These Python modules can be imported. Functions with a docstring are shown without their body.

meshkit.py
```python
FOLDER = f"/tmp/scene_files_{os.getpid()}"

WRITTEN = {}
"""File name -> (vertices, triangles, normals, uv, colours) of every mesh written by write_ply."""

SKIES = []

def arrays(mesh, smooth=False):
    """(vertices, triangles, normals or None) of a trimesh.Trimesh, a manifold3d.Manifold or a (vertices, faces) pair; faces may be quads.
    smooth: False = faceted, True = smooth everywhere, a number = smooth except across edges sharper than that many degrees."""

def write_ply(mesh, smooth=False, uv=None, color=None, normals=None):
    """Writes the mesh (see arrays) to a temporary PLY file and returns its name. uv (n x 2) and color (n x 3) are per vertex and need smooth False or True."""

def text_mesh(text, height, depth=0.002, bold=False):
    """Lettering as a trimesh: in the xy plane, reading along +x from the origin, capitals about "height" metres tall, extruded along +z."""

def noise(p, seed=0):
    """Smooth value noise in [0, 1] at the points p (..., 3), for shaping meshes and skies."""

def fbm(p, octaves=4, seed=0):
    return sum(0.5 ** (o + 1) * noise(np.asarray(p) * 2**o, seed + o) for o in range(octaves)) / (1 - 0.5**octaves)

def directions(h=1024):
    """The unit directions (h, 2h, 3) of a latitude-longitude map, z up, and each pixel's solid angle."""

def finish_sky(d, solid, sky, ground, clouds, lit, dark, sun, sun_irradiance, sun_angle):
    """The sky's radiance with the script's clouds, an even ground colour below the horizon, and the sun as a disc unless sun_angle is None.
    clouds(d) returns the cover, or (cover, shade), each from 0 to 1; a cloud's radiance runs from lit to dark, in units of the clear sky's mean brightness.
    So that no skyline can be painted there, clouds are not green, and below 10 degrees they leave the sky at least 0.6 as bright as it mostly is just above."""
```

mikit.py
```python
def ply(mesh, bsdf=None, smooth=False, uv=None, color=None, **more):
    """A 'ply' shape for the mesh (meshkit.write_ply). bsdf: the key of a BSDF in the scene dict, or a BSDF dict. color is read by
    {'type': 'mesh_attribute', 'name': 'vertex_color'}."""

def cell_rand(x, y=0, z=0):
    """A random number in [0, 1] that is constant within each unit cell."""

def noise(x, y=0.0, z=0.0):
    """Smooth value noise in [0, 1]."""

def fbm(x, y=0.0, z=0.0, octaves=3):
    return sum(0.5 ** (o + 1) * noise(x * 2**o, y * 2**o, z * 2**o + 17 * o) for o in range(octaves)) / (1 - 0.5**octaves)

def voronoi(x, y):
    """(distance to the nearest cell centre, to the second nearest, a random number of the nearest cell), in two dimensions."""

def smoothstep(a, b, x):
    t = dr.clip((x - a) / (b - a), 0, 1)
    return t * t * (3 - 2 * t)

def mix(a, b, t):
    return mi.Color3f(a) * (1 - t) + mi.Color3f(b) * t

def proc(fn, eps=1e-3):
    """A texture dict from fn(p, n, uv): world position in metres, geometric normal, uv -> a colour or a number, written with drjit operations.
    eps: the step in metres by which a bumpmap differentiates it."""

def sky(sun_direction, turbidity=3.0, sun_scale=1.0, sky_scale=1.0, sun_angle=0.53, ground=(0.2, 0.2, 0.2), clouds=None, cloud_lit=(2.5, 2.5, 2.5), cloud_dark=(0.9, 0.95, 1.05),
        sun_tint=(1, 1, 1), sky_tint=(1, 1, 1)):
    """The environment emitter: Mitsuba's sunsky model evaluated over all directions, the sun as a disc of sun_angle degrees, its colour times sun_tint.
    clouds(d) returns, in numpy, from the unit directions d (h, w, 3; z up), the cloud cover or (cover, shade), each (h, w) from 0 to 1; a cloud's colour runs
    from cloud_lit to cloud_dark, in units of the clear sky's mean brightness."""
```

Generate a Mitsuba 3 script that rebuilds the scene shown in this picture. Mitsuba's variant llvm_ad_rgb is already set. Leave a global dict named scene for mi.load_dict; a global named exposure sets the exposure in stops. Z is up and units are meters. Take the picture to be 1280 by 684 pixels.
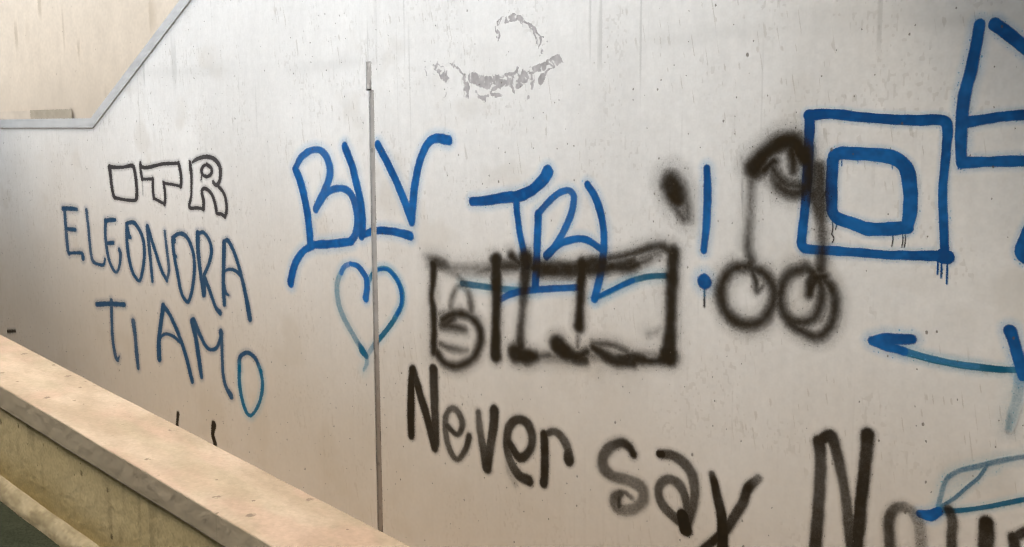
import math
import numpy as np
import trimesh
import drjit as dr
import mitsuba as mi
from shapely.geometry import Polygon, LineString, Point, box as rect
from shapely.ops import unary_union
import mikit
import meshkit
from mikit import noise, fbm, voronoi, cell_rand, smoothstep, mix

scene, labels = {}, {}
T = mi.ScalarTransform4f

# ------------------------------------------------------------------ camera, sky, exposure
scene['camera'] = {'type': 'perspective', 'fov': 51.1368, 'fov_axis': 'x', 'near_clip': 0.05, 'far_clip': 400.0,
                   'to_world': T().look_at(origin=[0.0, -2.3, 1.75], target=[-0.667637, -1.568447, 1.61183], up=[-0.0904, 0.104557, 0.990402])}
scene['sky'] = mikit.sky([-0.55, -0.25, 0.8], turbidity=3, sun_scale=0.15, sun_angle=20, clouds=lambda d: 1.0,
                         cloud_lit=(2.1, 2.25, 2.4), ground=(0.25, 0.23, 0.2))
exposure = 3.7

SLOPE = 0.09328          # the ramp falls towards +x
Y_NEAR, Y_FAR = -0.88, -0.625   # coping edges
COPE_Z, COPE_T = 0.5576, 0.0825
FLOOR_Z = 0.168
LANE_Z = COPE_Z - 0.72
X0, X1 = -11.0, 3.2
SHADE_SLAB_L, SHADE_SLAB_X, SHADE_SLAB_Y = -6.22, -1.3, -2.2  # opening edges of the added overhead slab, set for the wall's brightness

# ------------------------------------------------------------------ spray paint and pen strokes on the wall
# every stroke: [layer, edge softness (m), [x, z, radius, opacity, ...]] in metres on the wall's face
# layers: 0 blue spray, 1 teal spray, 2 navy marker, 3 black spray, 4 grey marker, 5 where the paint coat has peeled
GRAFFITI = [
  ('graffiti_word', 'three hollow outlined grey letters with a round-eyed last letter', [
    ('letter', [
      [4, 0.0034, [-4.4983, 1.5709, 0.0096, 0.95, -4.4338, 1.57, 0.0081, 0.95, -4.3652, 1.5731, 0.0067, 0.95, -4.307, 1.5802, 0.0086, 0.95, -4.2812, 1.5737, 0.0115, 0.95, -4.2693, 1.5338, 0.0119, 0.95, -4.2648, 1.4867, 0.0119, 0.95, -4.2687, 1.4486, 0.0132, 0.95, -4.2893, 1.4325, 0.0074, 0.95, -4.3611, 1.4312, 0.0068, 0.95, -4.4389, 1.4355, 0.0072, 0.95, -4.4678, 1.4426, 0.012, 0.95, -4.4812, 1.4836, 0.0126, 0.95, -4.4877, 1.5322, 0.0127, 0.95, -4.4918, 1.5662, 0.0169, 0.95]],
    ]),
    ('letter', [
      [4, 0.0032, [-4.223, 1.5938, 0.0083, 0.95, -4.2091, 1.5768, 0.0083, 0.95, -4.1587, 1.5766, 0.0078, 0.95, -4.1038, 1.5848, 0.0072, 0.95, -4.0322, 1.5942, 0.0071, 0.95, -3.9627, 1.5971, 0.007, 0.95, -3.9183, 1.5989, 0.0064, 0.95]],
      [4, 0.0031, [-3.9183, 1.5989, 0.0099, 0.95, -3.9063, 1.5626, 0.0101, 0.95, -3.9036, 1.5269, 0.0101, 0.95, -3.9112, 1.5065, 0.0104, 0.95]],
      [4, 0.0031, [-3.9112, 1.5065, 0.006, 0.95, -3.9704, 1.5112, 0.006, 0.95, -4.0222, 1.5139, 0.0061, 0.95, -4.0437, 1.5178, 0.0077, 0.95]],
      [4, 0.0032, [-4.0397, 1.5133, 0.0097, 0.95, -4.0344, 1.4769, 0.0097, 0.95, -4.0356, 1.4448, 0.0095, 0.95, -4.0433, 1.4283, 0.0097, 0.95]],
      [4, 0.0032, [-4.0433, 1.4283, 0.0068, 0.95, -4.0822, 1.4381, 0.0069, 0.95, -4.1259, 1.4491, 0.0069, 0.95]],
      [4, 0.0032, [-4.1259, 1.4491, 0.01, 0.95, -4.1299, 1.4824, 0.01, 0.95, -4.1272, 1.5289, 0.0099, 0.95]],
      [4, 0.0033, [-4.1272, 1.5289, 0.0065, 0.95, -4.1727, 1.5274, 0.0065, 0.95, -4.2142, 1.5261, 0.0066, 0.95]],
      [4, 0.0033, [-4.2142, 1.5261, 0.0101, 0.95, -4.2229, 1.5587, 0.0102, 0.95, -4.2238, 1.5867, 0.0102, 0.95]],
      [4, 0.0026, [-4.2151, 1.5167, 0.0046, 0.25, -4.2162, 1.4603, 0.0046, 0.25]],
    ]),
    ('letter', [
      [4, 0.0029, [-3.8156, 1.6047, 0.0051, 0.85, -3.7779, 1.6185, 0.0082, 0.85, -3.7211, 1.6282, 0.0084, 0.85, -3.6625, 1.6229, 0.0094, 0.85, -3.6255, 1.6001, 0.011, 0.85, -3.6162, 1.5705, 0.0115, 0.85, -3.6265, 1.536, 0.0089, 0.85, -3.6509, 1.5201, 0.0084, 0.85, -3.6696, 1.5303, 0.0092, 0.85]],
      [4, 0.003, [-3.832, 1.6043, 0.0089, 0.95, -3.8289, 1.5735, 0.0119, 0.95, -3.8258, 1.5516, 0.0099, 0.95, -3.8295, 1.5072, 0.0078, 0.95, -3.8353, 1.4671, 0.0076, 0.95, -3.8504, 1.4352, 0.0097, 0.95, -3.8449, 1.4212, 0.0076, 0.95, -3.7937, 1.4246, 0.0069, 0.95, -3.7494, 1.4224, 0.0059, 0.95]],
      [4, 0.0029, [-3.7494, 1.4224, 0.0103, 0.95, -3.7445, 1.4534, 0.0105, 0.95, -3.7529, 1.4793, 0.0105, 0.95, -3.7513, 1.4991, 0.0075, 0.95, -3.723, 1.5032, 0.008, 0.95, -3.6887, 1.4863, 0.0083, 0.95, -3.6674, 1.4569, 0.0097, 0.95, -3.6579, 1.427, 0.0101, 0.95, -3.653, 1.4099, 0.0074, 0.95, -3.6243, 1.4093, 0.0073, 0.95, -3.598, 1.3999, 0.008, 0.95]],
      [4, 0.0029, [-3.598, 1.3999, 0.0083, 0.95, -3.5847, 1.4264, 0.009, 0.95, -3.5872, 1.4648, 0.0091, 0.95, -3.6027, 1.4941, 0.0079, 0.95, -3.6356, 1.5164, 0.0085, 0.95]],
      [4, 0.0029, [-3.7115, 1.5982, 0.0081, 0.95, -3.681, 1.586, 0.0086, 0.95, -3.6801, 1.5666, 0.0085, 0.95, -3.7073, 1.5516, 0.0063, 0.95, -3.7387, 1.5563, 0.0072, 0.95, -3.751, 1.5734, 0.0104, 0.95, -3.7359, 1.5911, 0.007, 0.95, -3.7115, 1.5982, 0.0059, 0.95]],
      [4, 0.003, [-3.7459, 1.567, 0.0068, 0.8, -3.7564, 1.5361, 0.0041, 0.8]],
    ]),
  ]),
  ('graffiti_word', 'thin navy capitals spelling ELEONORA stepping down to the right', [
    ('letter', [
      [2, 0.0057, [-4.9699, 1.3638, 0.0116, 0.92, -4.8811, 1.3673, 0.0108, 0.92, -4.8234, 1.3666, 0.0077, 0.92]],
      [2, 0.0058, [-4.9506, 1.3602, 0.0153, 0.78, -4.9489, 1.2691, 0.0153, 0.78, -4.9424, 1.1687, 0.0154, 0.78, -4.9286, 1.1541, 0.0131, 0.78]],
      [2, 0.0058, [-4.9489, 1.2691, 0.0095, 0.92, -4.8512, 1.2698, 0.0101, 0.92]],
      [2, 0.0057, [-4.9385, 1.1533, 0.007, 0.92, -4.811, 1.1642, 0.0089, 0.92, -4.7942, 1.1457, 0.0171, 0.92]],
    ]),
    ('letter', [
      [2, 0.0055, [-4.7329, 1.3659, 0.0128, 0.78, -4.7234, 1.2921, 0.0128, 0.78, -4.7183, 1.2125, 0.0129, 0.78, -4.7046, 1.1422, 0.0121, 0.78, -4.6659, 1.1259, 0.0083, 0.78]],
      [2, 0.0055, [-4.675, 1.1269, 0.007, 0.92, -4.6022, 1.126, 0.0082, 0.92, -4.5812, 1.1524, 0.0086, 0.92]],
    ]),
    ('letter', [
      [2, 0.0053, [-4.5609, 1.328, 0.0095, 0.92, -4.5071, 1.3354, 0.0102, 0.92, -4.4666, 1.3386, 0.0087, 0.92]],
      [2, 0.0053, [-4.5555, 1.3283, 0.0138, 0.83, -4.5651, 1.2757, 0.0129, 0.83, -4.5614, 1.2151, 0.0131, 0.83, -4.5452, 1.1554, 0.0125, 0.83, -4.5061, 1.1108, 0.0099, 0.83, -4.475, 1.1075, 0.0075, 0.83, -4.4464, 1.1463, 0.0111, 0.83, -4.4365, 1.1901, 0.0126, 0.83, -4.4467, 1.2064, 0.0118, 0.83]],
      [2, 0.0053, [-4.5492, 1.2291, 0.0088, 0.92, -4.4957, 1.2346, 0.0095, 0.92]],
    ]),
    ('letter', [
      [2, 0.0051, [-4.3583, 1.3313, 0.0081, 0.92, -4.303, 1.3346, 0.0104, 0.92, -4.2568, 1.3041, 0.0115, 0.92, -4.2292, 1.2562, 0.0132, 0.92, -4.231, 1.1896, 0.0127, 0.92, -4.26, 1.1118, 0.0115, 0.92, -4.2876, 1.0839, 0.0078, 0.92, -4.3344, 1.1134, 0.0124, 0.92, -4.3644, 1.1788, 0.0138, 0.92, -4.3732, 1.2544, 0.0138, 0.92, -4.366, 1.3225, 0.0135, 0.92]],
      [2, 0.0051, [-4.361, 1.3059, 0.013, 0.92, -4.354, 1.2769, 0.0161, 0.92, -4.338, 1.2695, 0.0078, 0.92]],
    ]),
    ('letter', [
      [2, 0.005, [-4.1905, 1.3207, 0.0165, 0.87, -4.1862, 1.251, 0.0138, 0.87, -4.1783, 1.169, 0.0124, 0.87, -4.1728, 1.0949, 0.0111, 0.87]],
      [2, 0.0049, [-4.1861, 1.3169, 0.0141, 0.92, -4.143, 1.2378, 0.0117, 0.92, -4.0963, 1.1514, 0.0113, 0.92, -4.0538, 1.1088, 0.0104, 0.92]],
      [2, 0.0048, [-4.0538, 1.1088, 0.0094, 0.78, -4.0324, 1.1571, 0.0104, 0.78, -4.0419, 1.2373, 0.0106, 0.78, -4.0518, 1.3132, 0.0085, 0.78]],
    ]),
    ('letter', [
      [2, 0.0047, [-3.9847, 1.2816, 0.0182, 0.92, -3.9837, 1.2937, 0.0102, 0.92, -3.9372, 1.3127, 0.0083, 0.92, -3.8864, 1.3042, 0.0106, 0.92, -3.8466, 1.26, 0.0114, 0.92, -3.8329, 1.1983, 0.0117, 0.92, -3.8482, 1.1181, 0.011, 0.92, -3.8786, 1.0515, 0.0097, 0.92, -3.905, 1.0342, 0.0085, 0.92, -3.9436, 1.0687, 0.0118, 0.92, -3.9667, 1.1469, 0.0123, 0.92, -3.9868, 1.2254, 0.0124, 0.92, -3.9908, 1.2812, 0.0123, 0.92]],
      [2, 0.0047, [-3.9868, 1.2254, 0.0096, 0.92, -3.9681, 1.2149, 0.0067, 0.92]],
    ]),
    ('letter', [
      [2, 0.0045, [-3.7985, 1.3218, 0.0145, 0.92, -3.8009, 1.2401, 0.0147, 0.92, -3.7901, 1.1629, 0.0123, 0.92, -3.7757, 1.0766, 0.0123, 0.92]],
      [2, 0.0045, [-3.7914, 1.3223, 0.0081, 0.92, -3.7556, 1.3285, 0.0087, 0.92, -3.716, 1.3004, 0.0104, 0.92, -3.7029, 1.2554, 0.011, 0.92, -3.7309, 1.1993, 0.0095, 0.92, -3.765, 1.1574, 0.0099, 0.92]],
      [2, 0.0045, [-3.7713, 1.0787, 0.0132, 0.92, -3.7656, 1.1496, 0.0132, 0.92]],
      [2, 0.0045, [-3.7563, 1.1427, 0.0116, 0.92, -3.7253, 1.0913, 0.0115, 0.92, -3.6881, 1.0331, 0.0109, 0.92, -3.6619, 1.0168, 0.0132, 0.92]],
    ]),
    ('letter', [
      [2, 0.0044, [-3.6277, 1.0554, 0.0122, 0.92, -3.6295, 1.1241, 0.0121, 0.92, -3.62, 1.2164, 0.0131, 0.92, -3.6112, 1.3003, 0.013, 0.92]],
      [2, 0.0043, [-3.6109, 1.304, 0.0077, 0.92, -3.5801, 1.3062, 0.0108, 0.92, -3.5377, 1.2533, 0.0107, 0.92, -3.5036, 1.1815, 0.011, 0.92, -3.4766, 1.102, 0.0122, 0.92, -3.4564, 1.0183, 0.0156, 0.92]],
      [2, 0.0043, [-3.6224, 1.1843, 0.0059, 0.92, -3.5813, 1.197, 0.0064, 0.92, -3.5353, 1.1936, 0.0076, 0.92, -3.4978, 1.1709, 0.0087, 0.92]],
      [2, 0.0044, [-3.6256, 1.1398, 0.0093, 0.92, -3.6148, 1.1027, 0.0087, 0.92, -3.5927, 1.0936, 0.0046, 0.92]],
    ]),
  ]),
  ('graffiti_word', 'thin navy capitals spelling TI AMO above the low parapet', [
    ('letter', [
      [2, 0.0054, [-4.687, 0.9365, 0.012, 0.92, -4.5488, 0.9536, 0.0111, 0.92, -4.4251, 0.9639, 0.0109, 0.92]],
      [2, 0.0054, [-4.544, 0.9647, 0.0159, 0.78, -4.5505, 0.8755, 0.0131, 0.78, -4.5524, 0.7953, 0.0134, 0.78, -4.5388, 0.7257, 0.0149, 0.78, -4.5186, 0.7001, 0.0114, 0.78, -4.4989, 0.7181, 0.0057, 0.78]],
    ]),
    ('letter', [
      [2, 0.0052, [-4.3557, 0.895, 0.0183, 0.78, -4.3454, 0.8315, 0.0154, 0.78, -4.34, 0.7542, 0.0154, 0.78, -4.3343, 0.6942, 0.0141, 0.78]],
    ]),
    ('letter', [
      [2, 0.005, [-4.1473, 0.7633, 0.0188, 0.92, -4.1439, 0.8329, 0.0167, 0.92, -4.1158, 0.9285, 0.0146, 0.92, -4.0941, 0.9933, 0.0157, 0.92]],
      [2, 0.0048, [-4.0907, 0.9961, 0.0138, 0.92, -4.0426, 0.9621, 0.0125, 0.92, -3.9805, 0.8878, 0.0133, 0.92, -3.9283, 0.7969, 0.0137, 0.92, -3.8915, 0.7045, 0.0138, 0.92]],
      [2, 0.0049, [-4.1358, 0.8507, 0.0074, 0.92, -4.0894, 0.8752, 0.0074, 0.92, -4.0274, 0.8751, 0.0085, 0.92, -3.9756, 0.8573, 0.0096, 0.92]],
    ]),
    ('letter', [
      [2, 0.0047, [-3.8186, 0.7364, 0.0141, 0.92, -3.8345, 0.8267, 0.017, 0.92, -3.8491, 0.8969, 0.0156, 0.92, -3.8677, 0.9547, 0.0184, 0.92]],
      [2, 0.0046, [-3.8586, 0.9582, 0.0171, 0.92, -3.8163, 0.9093, 0.0133, 0.92, -3.7767, 0.8668, 0.0107, 0.92, -3.735, 0.8567, 0.0071, 0.92, -3.6918, 0.8746, 0.0084, 0.92, -3.664, 0.9136, 0.0119, 0.92]],
      [2, 0.0045, [-3.6596, 0.9359, 0.0166, 0.83, -3.6578, 0.8676, 0.0107, 0.83, -3.6579, 0.7736, 0.0109, 0.83, -3.6411, 0.7212, 0.0118, 0.83, -3.6066, 0.6893, 0.0152, 0.83]],
    ]),
    ('letter', [
      [2, 0.0043, [-3.5408, 0.8072, 0.0119, 0.92, -3.5381, 0.8461, 0.0118, 0.92, -3.5169, 0.8683, 0.0088, 0.92, -3.4769, 0.8817, 0.0086, 0.92, -3.4291, 0.8659, 0.0101, 0.92, -3.3976, 0.8217, 0.0112, 0.92]],
      [1, 0.0043, [-3.3976, 0.8217, 0.0111, 0.83, -3.3881, 0.7705, 0.0106, 0.83, -3.4116, 0.6984, 0.009, 0.83, -3.4669, 0.6364, 0.0068, 0.83, -3.5057, 0.6432, 0.0106, 0.83, -3.5348, 0.7001, 0.0118, 0.83, -3.544, 0.7604, 0.0116, 0.83, -3.5403, 0.815, 0.0113, 0.83]],
    ]),
  ]),
  ('graffiti_mark', 'two short dark paint marks cut off by the parapet coping', [
    ('stroke', [
      [3, 0.0033, [-4.0158, 0.5415, 0.0107, 0.85, -4.025, 0.5012, 0.0097, 0.85, -4.0303, 0.4664, 0.011, 0.85]],
    ]),
    ('stroke', [
      [3, 0.0031, [-3.7414, 0.5472, 0.0171, 0.9, -3.7496, 0.5209, 0.0119, 0.9, -3.7514, 0.4969, 0.0117, 0.9, -3.7398, 0.4727, 0.013, 0.9, -3.7387, 0.4464, 0.0127, 0.9]],
    ]),
    ('stroke', [
      [3, 0.0061, [-5.7656, 0.6667, 0.0078, 0.8, -5.6843, 0.6812, 0.0085, 0.8, -5.5985, 0.6939, 0.0077, 0.8]],
    ]),
  ]),
  ('graffiti_word', 'blue spray painted letters BLV beside the upper half of the joint', [
    ('letter', [
      [0, 0.005, [-3.1875, 1.1842, 0.0198, 0.95, -3.1706, 1.2297, 0.0188, 0.95, -3.1395, 1.276, 0.0164, 0.95, -3.0955, 1.3097, 0.0138, 0.95, -3.046, 1.328, 0.0142, 0.95]],
      [0, 0.0049, [-3.0623, 1.3336, 0.0195, 0.95, -3.0677, 1.3928, 0.0195, 0.95, -3.0867, 1.4852, 0.0194, 0.95, -3.1113, 1.552, 0.0189, 0.95, -3.1372, 1.5937, 0.0165, 0.95]],
      [0, 0.0048, [-3.1414, 1.5936, 0.0137, 0.85, -3.1072, 1.6323, 0.0154, 0.85, -3.0575, 1.6583, 0.0129, 0.85, -3.003, 1.6648, 0.0124, 0.85, -2.9639, 1.6473, 0.0164, 0.85, -2.9419, 1.6068, 0.0193, 0.85, -2.9476, 1.5656, 0.0181, 0.85, -2.9831, 1.5148, 0.0169, 0.85, -3.0262, 1.4586, 0.0169, 0.85]],
      [0, 0.0046, [-3.0262, 1.4586, 0.0158, 0.87, -2.9908, 1.4937, 0.0151, 0.87, -2.9494, 1.5244, 0.013, 0.87, -2.8901, 1.5365, 0.012, 0.87, -2.8394, 1.5247, 0.0148, 0.87, -2.8093, 1.4856, 0.018, 0.87, -2.7987, 1.4337, 0.0184, 0.87, -2.8131, 1.3842, 0.0167, 0.87, -2.8394, 1.3579, 0.0163, 0.87]],
      [0, 0.0047, [-3.0597, 1.3295, 0.015, 0.95, -2.9508, 1.3416, 0.0147, 0.95, -2.8331, 1.3583, 0.0143, 0.95]],
    ]),
    ('letter', [
      [0, 0.0045, [-2.8588, 1.6771, 0.0174, 0.95, -2.8232, 1.6177, 0.0178, 0.95, -2.7983, 1.5463, 0.0182, 0.95, -2.7785, 1.475, 0.0184, 0.95, -2.7748, 1.4028, 0.0183, 0.95, -2.7818, 1.3822, 0.0174, 0.95]],
      [0, 0.0044, [-2.7818, 1.3822, 0.0132, 0.95, -2.7073, 1.4031, 0.0128, 0.95, -2.6237, 1.4061, 0.0129, 0.95, -2.5373, 1.3963, 0.0152, 0.95]],
    ]),
    ('letter', [
      [0, 0.0043, [-2.6886, 1.6845, 0.0156, 0.95, -2.6407, 1.6256, 0.0157, 0.95, -2.596, 1.5613, 0.016, 0.95, -2.5521, 1.4862, 0.0162, 0.95, -2.5305, 1.4413, 0.0147, 0.95]],
      [0, 0.0041, [-2.5304, 1.4452, 0.0156, 0.95, -2.5234, 1.5029, 0.0171, 0.95, -2.5105, 1.5718, 0.0168, 0.95, -2.4867, 1.6402, 0.0159, 0.95, -2.4527, 1.6891, 0.014, 0.95, -2.4146, 1.7078, 0.0148, 0.95, -2.3566, 1.7024, 0.0158, 0.95]],
    ]),
  ]),
  ('graffiti_heart', 'teal blue spray painted heart crossed by the vertical joint', [
    ('stroke', [
      [0, 0.0037, [-2.7662, 1.1712, 0.0162, 0.9, -2.7597, 1.2018, 0.0152, 0.9, -2.7612, 1.2375, 0.0139, 0.9, -2.7831, 1.2623, 0.0123, 0.9, -2.8102, 1.2779, 0.0104, 0.9, -2.8427, 1.2811, 0.0086, 0.9]],
      [0, 0.0038, [-2.8427, 1.2811, 0.0087, 0.6, -2.8761, 1.2691, 0.0096, 0.6, -2.8942, 1.2462, 0.0111, 0.6]],
      [1, 0.0046, [-2.8762, 1.2661, 0.0102, 0.36, -2.894, 1.2493, 0.0112, 0.36, -2.9168, 1.2105, 0.0127, 0.36, -2.9205, 1.167, 0.0137, 0.36, -2.9061, 1.1192, 0.0135, 0.36, -2.8744, 1.0737, 0.0128, 0.36, -2.8379, 1.0353, 0.0124, 0.36, -2.8063, 1.0027, 0.0123, 0.36]],
      [4, 0.0046, [-2.894, 1.2493, 0.0117, 0.2, -2.9168, 1.2105, 0.0127, 0.2, -2.9205, 1.167, 0.0137, 0.2, -2.9061, 1.1192, 0.0135, 0.2, -2.8744, 1.0737, 0.0128, 0.2, -2.8379, 1.0353, 0.0124, 0.2, -2.8063, 1.0027, 0.0123, 0.2]],
      [1, 0.0038, [-2.8106, 1.0144, 0.0077, 0.45, -2.7929, 0.9893, 0.0161, 0.9, -2.7704, 0.9712, 0.0118, 0.81]],
      [1, 0.006, [-2.7704, 0.9712, 0.0131, 0.4, -2.7685, 0.9471, 0.0108, 0.4, -2.786, 0.9199, 0.0065, 0.4]],
    ]),
    ('stroke', [
      [1, 0.0036, [-2.7525, 1.2264, 0.0104, 0.51, -2.7289, 1.2553, 0.0096, 0.85, -2.697, 1.2759, 0.0083, 0.85, -2.6616, 1.2808, 0.0085, 0.85, -2.6314, 1.2701, 0.0102, 0.85, -2.602, 1.2438, 0.0114, 0.85, -2.5833, 1.2081, 0.0121, 0.85, -2.587, 1.1672, 0.011, 0.85, -2.6183, 1.1227, 0.0099, 0.85, -2.6543, 1.083, 0.0095, 0.85, -2.6954, 1.045, 0.0094, 0.85, -2.7278, 1.0166, 0.0097, 0.51, -2.7609, 0.9786, 0.0101, 0.34]],
      [0, 0.0043, [-2.697, 1.2741, 0.0057, 0.7, -2.6616, 1.279, 0.0059, 0.7, -2.6315, 1.2683, 0.0071, 0.7, -2.602, 1.2438, 0.008, 0.7, -2.5859, 1.2079, 0.0085, 0.7, -2.5895, 1.1669, 0.0079, 0.7, -2.6094, 1.1326, 0.0074, 0.7]],
    ]),
  ]),
  ('graffiti_word', 'blue spray painted letters with a swooping crossbar above the black lettered box', [
    ('letter', [
      [0, 0.0039, [-2.2604, 1.5197, 0.0129, 0.95, -2.1845, 1.528, 0.0158, 0.95, -2.1185, 1.5378, 0.0167, 0.95, -2.0633, 1.5469, 0.0166, 0.95, -2.0184, 1.5642, 0.0172, 0.95, -1.9831, 1.59, 0.0183, 0.95, -1.9614, 1.6157, 0.02, 0.95]],
      [0, 0.0039, [-2.0816, 1.538, 0.0119, 0.95, -2.0772, 1.4907, 0.0119, 0.95, -2.0655, 1.4301, 0.0119, 0.95, -2.0502, 1.3765, 0.0119, 0.95, -2.0412, 1.3431, 0.0119, 0.95]],
    ]),
    ('letter', [
      [0, 0.0039, [-1.9963, 1.495, 0.0134, 0.95, -1.999, 1.4345, 0.0135, 0.95, -2.0026, 1.3668, 0.0135, 0.95, -2.008, 1.2847, 0.0149, 0.95]],
      [0, 0.0037, [-2.0007, 1.4915, 0.0099, 0.87, -1.9656, 1.5265, 0.0106, 0.87, -1.9226, 1.558, 0.0099, 0.87, -1.8846, 1.5673, 0.0095, 0.87, -1.8662, 1.5506, 0.0121, 0.87, -1.8735, 1.5081, 0.0117, 0.87, -1.8968, 1.4611, 0.0113, 0.87, -1.9265, 1.4195, 0.011, 0.87, -1.9655, 1.3765, 0.0109, 0.87]],
      [0, 0.0037, [-1.9655, 1.3799, 0.0131, 0.95, -1.9222, 1.4132, 0.0115, 0.95, -1.8714, 1.4313, 0.0109, 0.95, -1.8217, 1.4348, 0.0102, 0.95, -1.7729, 1.4145, 0.0106, 0.95]],
    ]),
    ('letter', [
      [0, 0.0036, [-1.8188, 1.5865, 0.0105, 0.95, -1.7902, 1.5507, 0.0119, 0.95, -1.7697, 1.5008, 0.0122, 0.95, -1.7612, 1.4505, 0.0122, 0.95, -1.763, 1.3928, 0.0121, 0.95, -1.7737, 1.334, 0.0119, 0.95, -1.7918, 1.2737, 0.0131, 0.95]],
    ]),
    ('underline', [
      [0, 0.0039, [-2.1439, 1.2344, 0.0097, 0.72, -2.1014, 1.2544, 0.0106, 0.9, -2.0369, 1.2715, 0.0104, 0.9, -1.9566, 1.2844, 0.0102, 0.9, -1.8539, 1.2987, 0.01, 0.9]],
      [1, 0.0049, [-2.3058, 1.2658, 0.0103, 0.75, -2.2555, 1.2657, 0.0102, 0.75, -2.1869, 1.2654, 0.01, 0.75, -2.1013, 1.267, 0.0098, 0.75, -2.0098, 1.2742, 0.0095, 0.75]],
      [1, 0.0042, [-1.7918, 1.2737, 0.0085, 0.85, -1.7318, 1.3026, 0.0083, 0.85, -1.6699, 1.3342, 0.0082, 0.85, -1.6096, 1.3525, 0.008, 0.85, -1.5582, 1.3591, 0.0079, 0.85]],
      [0, 0.0036, [-1.7918, 1.2737, 0.0071, 0.7, -1.7318, 1.3046, 0.007, 0.7, -1.6622, 1.3369, 0.0069, 0.7]],
    ]),
  ]),
  ('graffiti_mark', 'tall blue spray painted exclamation mark with a dripping dot', [
    ('stroke', [
      [0, 0.0035, [-1.4417, 1.64, 0.0101, 0.95, -1.438, 1.5779, 0.0118, 0.95, -1.4394, 1.5029, 0.0112, 0.95, -1.4454, 1.4346, 0.0101, 0.95]],
    ]),
    ('dot', [
      [0, 0.0051, [-1.4423, 1.3559, 0.0195, 0.97, -1.4401, 1.3542, 0.0195, 0.97]],
      [4, 0.0012, [-1.4409, 1.3417, 0.0024, 0.9, -1.4407, 1.2919, 0.0024, 0.9]],
    ]),
  ]),
  ('graffiti_smudge', 'soft black oval smudge left of the blue exclamation mark', [
    ('stroke', [
      [3, 0.0196, [-1.5452, 1.5984, 0.0342, 0.93, -1.5334, 1.5788, 0.0371, 0.93, -1.5263, 1.5629, 0.0311, 0.93]],
      [3, 0.0195, [-1.5122, 1.5368, 0.0218, 0.6, -1.5006, 1.5203, 0.0174, 0.6]],
      [3, 0.0166, [-1.5588, 1.5922, 0.0124, 0.8, -1.5408, 1.5498, 0.0122, 0.8, -1.5094, 1.5131, 0.0116, 0.8, -1.4982, 1.5137, 0.0084, 0.8]],
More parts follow.
